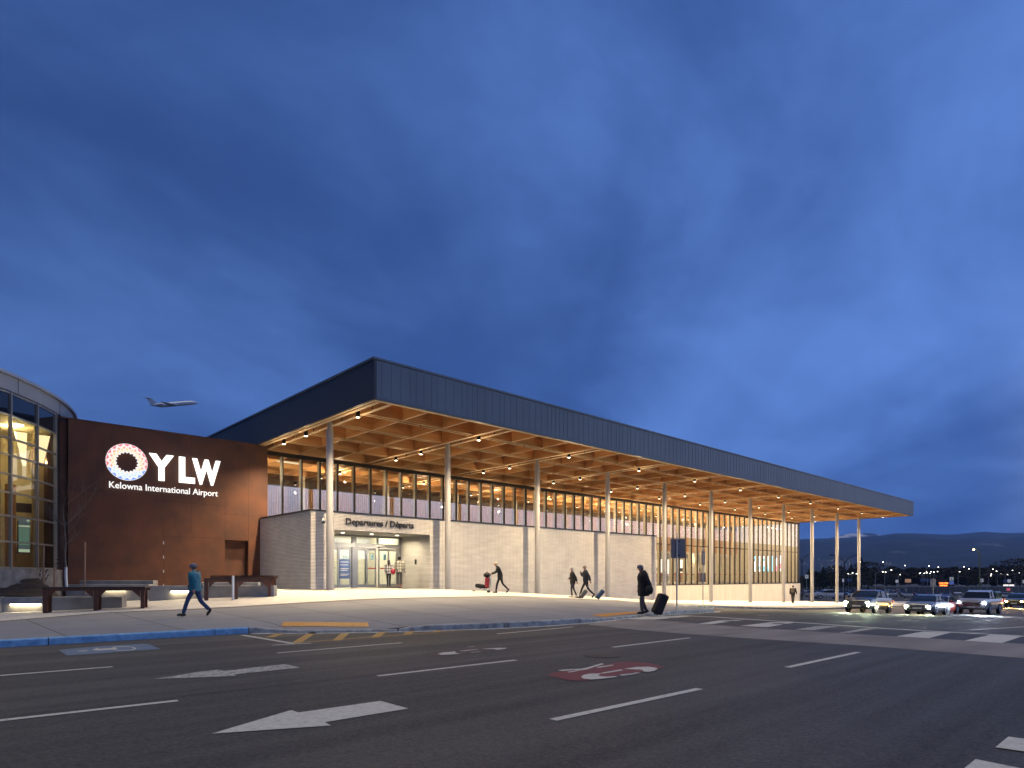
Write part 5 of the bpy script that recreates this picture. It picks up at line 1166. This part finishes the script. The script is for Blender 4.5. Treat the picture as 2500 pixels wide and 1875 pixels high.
def car(label, kind, X, Y, m, lampc, lamps=4., rz=0, z=None, fog=False, beam=0, one=False, cat='car', name='car', group='cars queuing with headlights on'):
    K = CARS[kind]; z = r_(X) if z is None else z
    t = thing(name, label, cat, (X, Y, z), rz, group); pitch = atan2(r_(X + 2) - r_(X - 2), 4); t.rotation_euler = (0, -pitch, rz)
    low = K['low']; g = MB(); g.loft([section(x, w, a, b, crown=.03) for x, w, a, b in low]); o = g.build('body', m, t, True, auto=35)
    belt = lambda x: interp([(q[0], q[3]) for q in low], x)
    g = MB(); rings = []
    for x, w, h in K['top']:
        b = belt(x) - .02; wb_ = interp([(q[0], q[1]) for q in low], x) - .13
        rings.append([(x, -wb_, b), (x, wb_, b), (x, w + .01, b + h * .90), (x, w - .09, b + h), (x, -w + .09, b + h), (x, -w - .01, b + h * .90)])
    g.loft(rings); g.build('windows', M_cgl, t, True, auto=25)
    # roof skin and pillars
    tops = K['top']; g = MB(); rings = []
    for x, w, h in tops[1:-1]:
        b = belt(x) - .02; rings.append([(x, -w - .02, b + h * .88), (x, -w + .09, b + h + .012), (x, w - .09, b + h + .012), (x, w + .02, b + h * .88), (x, w - .08, b + h * .93), (x, -w + .08, b + h * .93)])
    g.loft(rings); g.build('roof', m, t, True, auto=30)
    for s in (-1, 1):
        def pt(i):
            x, w, h = tops[i]; b = belt(x) - .02; wb_ = interp([(q[0], q[1]) for q in low], x) - .13
            return (Vector((x, s * (wb_ + .008), b)), Vector((x, s * (w + .018), b + h * .9)))
        ends_ = [(pt(0)[0] + Vector((.02, 0, 0)), pt(1)[1], .03), (pt(-1)[0], pt(-2)[1], .04)]
        for f in (.42, .70): a, b_ = pt(int(f * (len(tops) - 1))); ends_.append((a, b_, .028))
        for a, b_, w_ in ends_: g = MB(); g.tube([a, b_], w_, 5); g.build('pillar', M_trim if kind != 'jeep' else m, t)
    # wheels and arches
    for x in K['wb']:
        for s in (-1, 1):
            w = K['W']; r = K['wr']
            g = MB(); g.lathe([(r * .6, -.10), (r * .96, -.10), (r, -.06), (r, .08), (r * .95, .11), (r * .62, .11)], (x, s * (w - .10), r), 22, 'y'); a = g.build('wheel', M_tyre, t, True)
            g = MB(); yo = s * (w + .005)
            g.lathe([(r * .60, -.02), (r * .64, .01), (r * .60, .015), (r * .16, .0), (.01, .0)], (x, yo, r), 18, 'y')
            for k in range(5):
                an = 2 * pi * k / 5; g.tube([(x, yo + s * .012, r), (x + cos(an) * r * .6, yo + s * .012, r + sin(an) * r * .6)], [.035, .025], 4)
            b = g.build('rim', M_rim); b.parent = a
            g = MB(); pts = [(x + cos(q) * (r + .045), s * (w - .012), r + sin(q) * (r + .045)) for q in [radians(-8 + 196 * k / 14) for k in range(15)]]; g.tube(pts, .035, 5); g.build('wheel_arch', M_trim, t)
    x0 = low[0][0]; hb = low[0][3]; lo = low[0][2]; w0 = low[0][1]
    g = MB(); g.box(x0 - .015, x0 + .03, -w0 * .62, w0 * .62, lo + (hb - lo) * .28, lo + (hb - lo) * .86); o = g.build('grille', M_trim, t)
    g = MB()
    for k in range(5): zz = lo + (hb - lo) * (.34 + .11 * k); g.box(x0 - .022, x0 - .012, -w0 * .60, w0 * .60, zz, zz + .012)
    g.build('grille_bar', M_chr, t)
    g = MB(); g.box(x0 - .03, x0 - .014, -.26, .26, lo + .05, lo + .17); g.build('number_plate', M_plate, t)
    g = MB(); g.box(x0 - .02, x0 + .1, -w0 * .98, w0 * .98, lo - .03, lo + .05); g.build('bumper', M_trim, t)
    ml = emis('headlamp ' + label[:18], lampc, lamps * 18)
    hz = hb - .10 if kind != 'pickup' else hb - .12; hy = w0 * .93
    for s in (-1, 1):
        g = MB(); g.ell((x0 + .04, s * hy, hz), (.09, .17, .085), 12, 8); h_ = g.build('headlight', M_chr, t, True)
        g = MB(); g.ell((x0 - .02, s * hy, hz), (.055, .125, .075), 12, 8); l = g.build('lamp', ml, None, True); l.parent = h_
        if fog: g = MB(); g.ell((x0 + .01, s * (w0 * .98), lo + .12), (.04, .075, .05), 10, 6); g.build('fog_light', ml, t, True)
        if beam:
            q = light('headlight_beam', 'SPOT', (x0 - .12, s * hy, hz), beam, lampc, t, .05, 110, (radians(84), 0, radians(90)), .9)
        g = MB(); mx = tops[0][0] + .18; g.ell((mx, s * (K['W'] + .09), belt(mx) + .08), (.07, .11, .075), 8, 6); g.tube([(mx, s * (K['W'] - .06), belt(mx)), (mx, s * (K['W'] + .05), belt(mx) + .05)], .02, 5); g.build('mirror', m, t, True)
        xe = low[-1][0]; g = MB(); g.box(xe - .14, xe + .01, s * (low[-1][1] + .06) - .09, s * (low[-1][1] + .06) + .03, low[-1][3] - .22, low[-1][3] - .04); g.build('tail_light', M_tail, t)
        if kind != 'pickup': g = MB(); g.box(-.25, -.10, s * (K['W'] - .002), s * (K['W'] + .014), belt(0) - .18, belt(0) - .15); g.box(.72, .87, s * (K['W'] - .002), s * (K['W'] + .014), belt(.8) - .18, belt(.8) - .15); g.build('door_handle', M_chr, t)
    if kind == 'pickup':
        g = MB(); g.box(1.02, 2.78, -.86, .86, 1.05, 1.262); g.build('load_bed', M_trim, t)
    if kind == 'jeep':
        g = MB(); g.lathe([(.2, 0), (.38, 0), (.39, .1), (.36, .16), (.1, .17)], (2.13, 0, .95), 16, 'x'); g.build('spare_wheel', M_tyre, t, True)
    return t
COOL = (.80, 1.0, .62); XEN = (.78, .88, 1.0); HAL = (1, .62, .22)
car('dark SUV at the head of the queue with four bright headlights and fog lights', 'suv', 49.2, 15.7, paintm('black blue', (.018, .026, .045)), (.85, 1, .62), 4, fog=True, beam=1600)
car('grey sedan right beside the leading dark SUV, greenish white headlights', 'sedan', 52.2, 12.9, paintm('grey', (.16, .17, .19)), (.95, 1, .70), 3, fog=True, beam=700)
car('red sedan partly hidden behind the grey one with yellow headlights', 'sedan', 57.2, 13.3, paintm('red', (.22, .02, .015)), HAL, 3, beam=700)
car('silver pickup truck with the most dazzling white headlights', 'pickup', 62.3, 11.7, paintm('silver', (.34, .35, .38)), XEN, 9, beam=2600, cat='pickup truck', name='pickup_truck')
car('green boxy off road car directly behind the silver pickup', 'jeep', 82, 14.6, paintm('green', (.06, .20, .08)), (1, .95, .8), .15)
car('black SUV with one row of orange headlights behind the green off roader', 'suv', 92.5, 13.8, paintm('black', (.015, .015, .017)), HAL, 4, beam=900)
car('dark SUV with orange headlights cut by the right picture edge', 'suv', 94, 10.6, paintm('charcoal', (.03, .03, .033)), HAL, 4, beam=900)
# ================================================================ FAR PARKING, LAMPS, SIGNS, TREES, HILLS
def far_car(m, van=False):
    g = MB(); g.cur = 0; L_ = [(-2.2, .82, .35, .72), (-1.9, .90, .25, .86), (-1.0, .92, .25, .95), (1.4, .92, .25, .98), (2.0, .90, .3, .98), (2.2, .82, .4, .9)]
    g.loft([section(x, w, a, b, crown=.03) for x, w, a, b in L_])
    g.cur = 1; T_ = [(-1.0, .78, .01), (-.3, .68, .48), (1.2, .66, .50), (1.9, .74, .01)] if not van else [(-1.5, .82, .01), (-.9, .78, .8), (1.9, .78, .82), (2.1, .8, .01)]
    g.loft([[(x, -w - .05, .93), (x, w + .05, .93), (x, w - .04, .93 + h), (x, -w + .04, .93 + h)] for x, w, h in T_])
    g.cur = 0; g.box(-.3 if not van else -.9, 1.2 if not van else 1.9, -.62, .62, (.93 + .49) if not van else 1.73, (.93 + .515) if not van else 1.77)
    g.cur = 2
    for x in (-1.35, 1.3):
        for s in (-1, 1): g.lathe([(.05, -.1), (.33, -.1), (.33, .1), (.05, .1)], (x, s * .82, .33), 10, 'y')
    return g.build('parked_car', [m, M_cgl, M_tyre], None, True)
kinds = [('white', (.5, .5, .52)), ('silver', (.3, .31, .33)), ('dark', (.03, .032, .04)), ('blue', (.03, .06, .16)), ('red', (.22, .02, .02))]
protos = []
for nme, c in kinds:
    o = far_car(paintm(nme + ' parked', c)); protos.append((nme, o, False))
rr = random.Random(21)
def lot_z(D): return -5.0 - max(0, D - 170) * .004
used = set(); ncar = 0
def put_car(q, D, k, rz, lab=None, van=False):
    global ncar
    nme, pr, _ = protos[k]; X = (CA + SA * q) * D; Y = (SA - CA * q) * D; z = bz(X) - .28 if X < 130 else r_(X) - .28
    z = r_(X) - .27
    if k in used: o = pr.copy(); COL.objects.link(o)
    else: o = pr; used.add(k)
    o.location = (X, Y, z); o.rotation_euler = (0, 0, rz); ncar += 1
    tag(o, lab or '%s car parked in the distant lot below the hills' % nme, 'car', 'cars in the distant parking lot'); return o
for D, dq in ((150, .022), (163, .021), (178, .0185), (195, .018), (215, .0165), (238, .016), (262, .015)):
    q = .445 + rr.uniform(0, .01)
    while q < .83:
        if rr.random() < .74 and not (D == 150 and .49 < q < .53): put_car(q, D + rr.uniform(-.5, .5), rr.choice((0, 0, 1, 1, 2, 2, 2, 3, 4)), rr.choice((.0, pi)) + rr.uniform(-.05, .05) + .25)
        q += dq
# white pickup between the columns
o = car('white pickup parked side on, seen between two far columns', 'pickup', *(lambda p: (p.x, p.y))(atD(2020, 1450, 128)), paintm('white', (.55, .55, .57)), (1, 1, 1), .02, rz=-.75, cat='pickup truck', name='pickup_truck', group='cars in the distant parking lot')
o.location.z = r_(o.location.x) - .27
# lamps
M_lpole = mat('dark lamp pole', (.02, .022, .025), .5, .4); M_gpole = mat('galvanised pole', (.30, .31, .33), .5, .5)
M_head = emis('lamp head', (1, .93, .78), 20); M_heado = emis('amber lamp head', (1, .72, .3), 60)
def street_lamp(label, px, ybase, ytop, D, arms, m, lit=True, head=None, r=.09, grp='street lamps around the parking lot', banner=False):
    b = atD(px, ybase, D); s = D / F; h = (ybase - ytop) * s; t = thing('street_lamp', label, 'street lamp', tuple(b), 0, grp); right = Vector((SA, -CA, 0))
    g = MB(); g.tube([(0, 0, -1.5), (0, 0, h * .5), (0, 0, h * .86)], [r, r * .8, r * .6], 8); g.build('pole', m, t, True)
    for a in arms:
        dx, dz = a[0] * s, a[1] * s; p0 = Vector((0, 0, h * .82)); e = right * dx + Vector((0, 0, h + dz)); mid = right * dx * .35 + Vector((0, 0, h * .99 + dz * .6))
        pts = [p0.lerp(mid, u) * (1 - u) + mid.lerp(e, u) * u for u in [k / 7 for k in range(8)]]; g = MB(); g.tube(pts, [r * .5] * 8, 6); ar = g.build('arm', m, t, True)
        g = MB(); ex = e + right * (.35 if dx > 0 else -.35); g.tube([e - right * (.2 if dx > 0 else -.2), ex], [r * .9, r * 1.2], 6); g.build('head', m).parent = ar
        if lit: g = MB(); k = max(.16, s * .62); c = e + right * (.15 if dx > 0 else -.15) + Vector((0, 0, -.10)); g.ell(c, (k, k, k * .42), 8, 5); l = g.build('lens', head or M_head); l.parent = ar
    if banner:
        g = MB(); g.obox(right * -.03 * D * .1, right * .03 * D * .1, .03, h * .42, h * .62); g.build('banner', mat('blue banner', (.08, .12, .3), .6), t)
    return t
street_lamp('dark twin armed lamp post just right of the building corner', 1958, 1470, 1352, 92, [(24, 0), (-24, 0)], M_lpole, False, r=.10)
street_lamp('dark twin armed lamp post between the second and third far columns', 2062, 1468, 1355, 96, [(32, 0), (-30, 0)], M_lpole, False, r=.10)
street_lamp('tall curved lamp post with amber light standing highest above the cars', 2392, 1445, 1338, 100, [(-13, -2)], mat('greenish pole', (.12, .15, .07), .6, .2), True, M_heado, r=.12)
street_lamp('single curved lamp post with lit head right of the last column', 2137, 1437, 1394, 185, [(17, -1)], M_gpole, r=.08)
street_lamp('twin lit lamp post behind the leading dark SUV', 2160, 1434, 1396, 210, [(1, 0), (15, 5)], M_gpole)
LL = [(2072, 1400, (-9, 9)), (2079, 1402, (-7, 11)), (2085, 1402, (-6, 7)), (2090, 1403, (-5, 5)), (2251, 1401, (-5, 4)), (2256, 1400, (-8, 6)), (2264, 1401, (-6, 6)), (2271, 1398, (-8, 8)), (2280, 1397, (-6, 8)), (2435, 1403, (-14, 8)), (2454, 1404, (-7, 5)), (2478, 1400, (-8, 9)), (2494, 1398, (-7, 8)), (2339, 1397, (3,)), (2413, 1407, (5,)), (2193, 1404, (4,))]
ORD = 'first second third fourth fifth sixth seventh eighth ninth tenth eleventh twelfth thirteenth fourteenth fifteenth sixteenth'.split()
LL.sort()
for i, (x, y, ar) in enumerate(LL):
    street_lamp('slender pale low lamp post among the parked cars, %s of sixteen counted from the left' % ORD[i], x, 1434, y, 250 + 8 * (i % 4), [(a, 2) for a in ar], M_gpole, banner=i in (0, 1, 5, 6, 7, 13))
for i, (x, y) in enumerate(sorted(((2157, 1373.5), (2210, 1382), (2269, 1383), (2292, 1386), (2354, 1385), (2367, 1390), (2425, 1391), (2434, 1396), (2101, 1373), (2473, 1394)))):
    street_lamp('tall dark lamp post, single lit head against the trees, %s of ten from the left' % ORD[i], x + 9, 1430, y - 1, 230, [(-9, 1)], M_lpole, grp='tall single lamps by the trees')
# signs
def lot_sign(label, x0, x1, y0, y1, ybase, D, m, txt=None, tm=None, th=.55, name='lot_sign', tw=.5, line2=None):
    c = atD((x0 + x1) / 2, ybase, D); s = D / F; t = thing(name, label, 'sign', tuple(c)); right = Vector((SA, -CA, 0)); w = (x1 - x0) * s; f = Vector((-CA, -SA, 0))
    g = MB(); g.tube([(0, 0, -1.5), (0, 0, (ybase - y0) * s)], .06, 6); g.build('post', M_gpole, t)
    g = MB(); g.obox(-right * w / 2 + f * .1, right * w / 2 + f * .1, .08, (ybase - y1) * s, (ybase - y0) * s); g.build('sign_board', m, t)
    hh = (y1 - y0) * s
    if txt:
        if line2:
            text('lettering', txt, w * .86, hh * .30, tm, -right * w * .43 + f * .16 + Vector((0, 0, (ybase - y1) * s + hh * .58)), right, t, .02, .02, nrm=f)
            text('lettering', line2, w * .72, hh * .30, tm, -right * w * .36 + f * .16 + Vector((0, 0, (ybase - y1) * s + hh * .12)), right, t, .02, .02, nrm=f)
        else: text('lettering', txt, w * tw, hh * th, tm, -right * w * tw / 2 + f * .16 + Vector((0, 0, (ybase - y1) * s + hh * (1 - th) / 2)), right, t, .02, .02, nrm=f)
    return t
M_sgl = emis('lit sign face', (.42, .44, .50), .5); M_dkt = mat('dark sign print', (.02, .02, .03), .5)
M_led = emis('orange led', (1, .20, .02), 5)
lot_sign('electronic sign with orange letters LONG TERM PARKING', 2290, 2315, 1420.5, 1432.5, 1438, 160, M_blk, 'LONG TERM', M_led, line2='PARKING')
lot_sign('dark red board above the orange electronic sign', 2285, 2309, 1415, 1419.5, 1438, 161.5, mat('dark red board', (.10, .02, .02), .6))
lot_sign('yellow warning board on a post left of the orange electronic sign', 2209, 2223.5, 1413.5, 1422, 1436, 160, emis('yellow board', (.55, .24, .01), .45))
lot_sign('pale square board marked E high above the blue accessible sign', 2318, 2327, 1409, 1417, 1438, 160, M_sgl, 'E', M_dkt)
lot_sign('blue square accessible parking board under the board marked E', 2317, 2328, 1418.5, 1427, 1438, 159, emis('lit blue sign', (.02, .06, .35), .5))
lot_sign('pale board marked F beside the tall amber lamp post', 2392, 2400, 1413, 1421, 1438, 162, M_sgl, 'F', M_dkt)
lot_sign('pale board marked E at the right picture edge', 2496, 2506, 1416, 1424, 1438, 160, M_sgl, 'E', M_dkt)
lot_sign('small pale square board above cars right of the last column', 2186, 2192.5, 1415.5, 1422.5, 1436, 190, M_sgl)
lot_sign('pale board on a post seen beside the building corner', 1965, 1973, 1403.5, 1412, 1440, 150, M_sgl, 'F', M_dkt)
lot_sign('small pale board on a post between far columns at the left of the cars', 2056, 2062, 1413, 1421, 1440, 150, M_sgl)
lot_sign('pale board on a post in the right part of the lot', 2459, 2467, 1414.5, 1422, 1438, 162, M_sgl)
lot_sign('lit white shop style strip sign far right behind the cars', 2449, 2475, 1427, 1431, 1437, 210, emis('lit strip', (1, .9, .85), 1.2))
lot_sign('round red stop sign far right among the cars', 2457, 2465, 1436, 1442, 1450, 120, emis('lit red', (.75, .03, .03), .6))
signpost('blank back of two white sign panels on a post in front of the orange sign', 2278.5, 1462, 1411, [(2272.5, 2278.2, 1413.5, 1433, 6, M_panel), (2279, 2285, 1413.5, 1433, -6, M_panel)], D=75)
# low railing panels along the approach road
g = MB(); fn = thing('panel_fence', 'long low fence of tilted dark panels beyond the queue of cars', 'fence', (0, 0, 0))
A = atD(2213, 1442, 130); B = atD(2560, 1442, 130); 
g.obox(A, B, .15, A.z - .3, A.z + .75, B.z - .3, B.z + .75); g.build('fence_panel', mat('dark panel', (.05, .06, .075), .4, .2), fn)
for k in range(24):
    g = MB(); p = A.lerp(B, k / 23); g.box(p.x - .05, p.x + .05, p.y - .1, p.y + .1, p.z - .3, p.z + .95); g.build('fence_post', M_gpole, fn)
g = MB(); g.tube([A + Vector((0, 0, .86)), B + Vector((0, 0, .86))], .04, 6); g.build('fence_rail', M_gpole, fn)
rl = thing('hand_rail', 'dark low rail between far columns past the end of the building', 'railing', tuple(atD(1953, 1470, 82)))
A = atD(1953, 1468, 82); B = atD(2060, 1470, 84); C0 = A.copy()
g = MB(); g.tube([A - C0 + Vector((0, 0, 1.05)), B - C0 + Vector((0, 0, 1.05))], .03, 6); g.tube([A - C0 + Vector((0, 0, .6)), B - C0 + Vector((0, 0, .6))], .02, 6)
for k in range(6): p = (B - A) * k / 5; g.tube([p - Vector((0, 0, .4)), p + Vector((0, 0, 1.05))], .03, 6)
g.build('rail', M_lpole, rl); rl.location = C0
# trees
M_fol = mat('dark foliage', (.012, .018, .012), .9, var=.4, scale=.6); M_fol2 = mat('bare crowns', (.026, .022, .016), .95, var=.4, scale=.5); M_trk = mat('trunk', (.03, .025, .02), .9)
def crown(g, base, h, w, seed, conifer=False, n=260, f=.34):
    rr = random.Random(seed)
    for k in range(n):
        if conifer:
            u = rr.random() ** .75; rad = w * (1 - u) * (.35 + .65 * rr.random()) * (.85 + .3 * sin(u * 40)); z = h * (.08 + .92 * u); s = f * (1.1 - .6 * u)
        else:
            u = rr.random(); lob = 1 + .25 * sin(seed + u * 9); rad = w * sqrt(max(0, 1 - (2 * u - 1) ** 2)) * rr.random() ** .5 * lob; z = h * (.28 + .72 * u); s = f
        a = rr.uniform(0, 6.283); c = Vector((base[0] + rad * cos(a), base[1] + rad * sin(a), base[2] + z))
        d1 = Vector((rr.uniform(-1, 1), rr.uniform(-1, 1), rr.uniform(-.6, .6))).normalized() * s * rr.uniform(.6, 1.5); d2 = d1.cross(Vector((rr.uniform(-1, 1), rr.uniform(-1, 1), rr.uniform(-1, 1)))).normalized() * s * rr.uniform(.4, 1)
        g.add([c - d1, c + d2 * .6, c + d1, c - d2 * .6], [(0, 1, 2, 3)])
g = MB(); rr = random.Random(3)
for k in range(230):
    q = rr.uniform(.40, .86); D = rr.uniform(330, 470); X = (CA + SA * q) * D; Y = (SA - CA * q) * D; sky = interp([(.40, 1412), (.50, 1402), (.54, 1392), (.60, 1386), (.72, 1388), (.77, 1384), (.86, 1376)], q)
    zt = (HY - sky) / F * D + rr.uniform(-3, 1); zb_ = r_(X) - 1; crown(g, (X, Y, zb_), zt - zb_, rr.uniform(3, 5.5), k, n=130, f=1.15)
tag(g.build('treeline', M_fol2), 'dark band of leafless trees below the blue hills', 'trees', kind='stuff')
for i, (x, yt, D, con, w, lab) in enumerate(((2103, 1361, 250, True, 6.5, 'tallest black conifer just behind the last column'), (2078, 1378, 260, True, 5, 'shorter dark conifer left of the last column'), (1975, 1390, 240, True, 4, 'slim dark conifer beside the building corner'), (2010, 1384, 245, True, 4.5, 'dark pointed conifer between the first far columns'), (1992, 1396, 250, False, 5, 'low dark rounded tree left of the white pickup'), (2040, 1382, 262, False, 6, 'broad dark tree behind the white pickup'), (2120, 1372, 265, False, 7, 'broad tree right of the last column'), (2490, 1364, 240, False, 9, 'big dark tree at the right picture edge'), (2395, 1388, 280, False, 7, 'rounded tree behind the amber lamp post'))):
    b = atD(x, 1435, D); h = (1435 - yt) / F * D; t = thing('conifer_tree' if con else 'broad_tree', lab, 'tree', (b.x, b.y, b.z - 1), 0, 'individual dark trees by the lot')
    g = MB(); crown(g, (0, 0, 0), h + 1, w, i + 50, con, 900, .5); g.build('crown', M_fol if con else M_fol2, t)
    g = MB(); g.tube([(0, 0, 0), (0, 0, h * .6)], [.35, .15], 7); g.build('trunk', M_trk, t)
# hills: ridge given as view-independent terrain beyond the lot
RP = [(-1.2, 1330), (-.8, 1345), (-.3, 1338), (.2, 1325), (.4, 1318), (.45, 1318), (.50, 1316), (.55, 1310), (.575, 1308), (.60, 1303), (.625, 1302), (.65, 1303.5), (.68, 1306), (.70, 1305), (.72, 1301), (.742, 1298), (.76, 1300), (.785, 1301.7), (.82, 1300), (.95, 1310), (1.3, 1325), (2.0, 1345)]
from mathutils import noise as mn
def hill(name, D0, D1, prof, m, nq, nd, rough, lift=0):
    g = MB(); vs = []
    for i in range(nq + 1):
        q = -.3 + 1.35 * i / nq; zr = (HY - (interp(prof, q) + lift)) / F * D1
        for j in range(nd + 1):
            u = j / nd; D = D0 + (D1 - D0) * u
            X, Y = (CA + SA * q) * D, (SA - CA * q) * D
            n_ = mn.fractal((X / 900, Y / 900, 3.1), 1.0, 2.0, 6) * rough
            e = u ** .8; z = -12 + (zr + 12) * e * (1 + .0) + n_ * sin(pi * min(u, .999)) * 70 + n_ * (7 if u > .9 else 0)
            vs.append((X, Y, z))
    w = nd + 1; g.add(vs, [(i * w + j, (i + 1) * w + j, (i + 1) * w + j + 1, i * w + j + 1) for i in range(nq) for j in range(nd)])
    return tag(g.build(name, m, None, True, auto=60), kind='structure')
M_hill = mat('forested hill', (.014, .022, .034), .95, var=.5, scale=.012, c2=(.004, .007, .012), detail=9)
def patchy(m):       # clearings and snow patches on the slopes
    nt = m.node_tree; N = nt.nodes; L = nt.links; b = N['Principled BSDF']; src = b.inputs['Base Color'].links[0].from_socket
    tc = N.new('ShaderNodeTexCoord'); mp = N.new('ShaderNodeMapping'); mp.inputs['Scale'].default_value = (.0045, .0045, .03); L.new(tc.outputs['Object'], mp.inputs[0])
    nz = N.new('ShaderNodeTexNoise'); nz.inputs['Scale'].default_value = 1; nz.inputs['Detail'].default_value = 7; L.new(mp.outputs[0], nz.inputs['Vector'])
    rp = N.new('ShaderNodeValToRGB'); L.new(nz.outputs[0], rp.inputs[0]); rp.color_ramp.elements[0].position = .63; rp.color_ramp.elements[1].position = .70
    mx = N.new('ShaderNodeMix'); mx.data_type = 'RGBA'; L.new(rp.outputs[0], mx.inputs[0]); L.new(src, mx.inputs[6]); mx.inputs[7].default_value = (.075, .085, .11, 1); L.new(mx.outputs[2], b.inputs['Base Color'])
patchy(M_hill)
hill('hills', 2200, 6800, RP, M_hill, 150, 26, .8)
def snowm():
    m, nt, b, N, L = nodes_of('snowy ridge'); tc = N.new('ShaderNodeTexCoord'); nz = N.new('ShaderNodeTexNoise'); nz.inputs['Scale'].default_value = .004; nz.inputs['Detail'].default_value = 8; L.new(tc.outputs['Object'], nz.inputs['Vector'])
    rp = N.new('ShaderNodeValToRGB'); L.new(nz.outputs[0], rp.inputs[0]); e = rp.color_ramp.elements; e[0].position = .47; e[0].color = (.02, .025, .03, 1); e[1].position = .55; e[1].color = (.55, .56, .6, 1); L.new(rp.outputs[0], b.inputs['Base Color']); b.inputs['Roughness'].default_value = .9; return m
hill('snow_hills', 6500, 8600, [(.40, 1322), (.48, 1318), (.505, 1312), (.52, 1305), (.535, 1301), (.55, 1303), (.56, 1299.5), (.575, 1305), (.60, 1312), (2, 1330)], snowm(), 120, 10, .5)
g = MB(); vs = []
for i in range(81):
    a = radians(20 - 150 * i / 80)
    for j in range(9):
        D = 2600 + 1500 * j / 8; X, Y = cos(a) * D, sin(a) * D; h = 125 + 150 * math.exp(-((a + .62) / .22) ** 2) + 12 * sin(a * 13) + 12 * mn.noise((X / 300, Y / 300, 0))
        vs.append((X, Y, -12 + h * sin(pi / 2 * j / 8)))
g.add(vs, [(i * 9 + j, (i + 1) * 9 + j, (i + 1) * 9 + j + 1, i * 9 + j + 1) for i in range(80) for j in range(8)])
tag(g.build('hills', M_hill, None, True), kind='structure')
# small lights of houses on the hillside
g = MB(); rr = random.Random(8)
for k in range(90):
    q = rr.choice((rr.gauss(.50, .02), rr.gauss(.50, .02), rr.uniform(.44, .60), rr.gauss(.70, .012), rr.uniform(.6, .82))); D = rr.uniform(2300, 2900) if q < .6 else rr.uniform(3000, 3500)
    y = rr.uniform(1366, 1388) if q < .6 else rr.gauss(1363, 3); p = atD(1250 + q * F, y, D); s = rr.uniform(.5, 1.3); g.ell(p, (s, s, s * .7), 5, 3)
tag(g.build('town_lights', emis('house light', (1, .9, .7), 1.3)), 'scattered small lights of houses on the dark hillside', 'lights', kind='stuff')
# aircraft climbing out
ap = thing('airplane', 'pale twin engine jet with T tail climbing in the dark blue sky', 'airplane', tuple(atD(424, 987, 400)))
M_ac = mat('aircraft skin', (.55, .60, .68), .4, .1, var=.05)
g = MB(); g.tube([(-14, 0, .9), (-11, 0, .5), (-7, 0, 0), (8, 0, 0), (11, 0, -.1), (13, 0, -.3), (14.2, 0, -.5)], [.15, .8, 1.35, 1.35, 1.2, .8, .12], 16); g.build('fuselage', M_ac, ap, True)
for s in (-1, 1):
    g = MB(); g.loft([[(2.5, s * 1.0, -.5), (-2.2, s * 1.0, -.5), (-2.2, s * 1.0, -.9), (2.5, s * 1.0, -.9)], [(-3.4, s * 12, .5), (-4.8, s * 12, .5), (-4.8, s * 12, .38), (-3.4, s * 12, .38)]]); g.build('wing', M_ac, ap)
    g = MB(); g.lathe([(.3, -1.7), (.62, -1.5), (.72, .4), (.62, 1.5), (.5, 1.55)], (-7.2, s * 2.2, .5), 14, 'x'); g.build('engine', M_ac, ap, True)
    g = MB(); g.loft([[(-12.0, 0, 4.9), (-14.2, 0, 4.9), (-14.2, 0, 4.75), (-12.0, 0, 4.75)], [(-14.0, s * 4.2, 4.9), (-15.2, s * 4.2, 4.9), (-15.2, s * 4.2, 4.8), (-14.0, s * 4.2, 4.8)]]); g.build('tailplane', M_ac, ap)
g = MB(); g.loft([[(-8.6, -.15, 1.1), (-13, -.15, .9), (-13, .15, .9), (-8.6, .15, 1.1)], [(-12, -.08, 4.95), (-14.5, -.08, 4.95), (-14.5, .08, 4.95), (-12, .08, 4.95)]]); g.build('tail_fin', M_ac, ap)
ap.rotation_euler = (radians(8), radians(-9), atan2(-CA, SA) + radians(14))

# haze: even air round the whole scene
hz = MB(); hz.box(-3100, 12700, -4700, 9300, -60, 1100)
hm = bpy.data.materials.new('haze air'); hm.use_nodes = True; nt = hm.node_tree
for n_ in list(nt.nodes):
    if n_.type != 'OUTPUT_MATERIAL': nt.nodes.remove(n_)
pv = nt.nodes.new('ShaderNodeVolumePrincipled'); pv.inputs['Color'].default_value = (.20, .45, 1, 1); pv.inputs['Density'].default_value = 7e-5
nt.links.new(pv.outputs[0], [n_ for n_ in nt.nodes if n_.type == 'OUTPUT_MATERIAL'][0].inputs['Volume'])
tag(hz.build('haze', hm), kind='stuff')
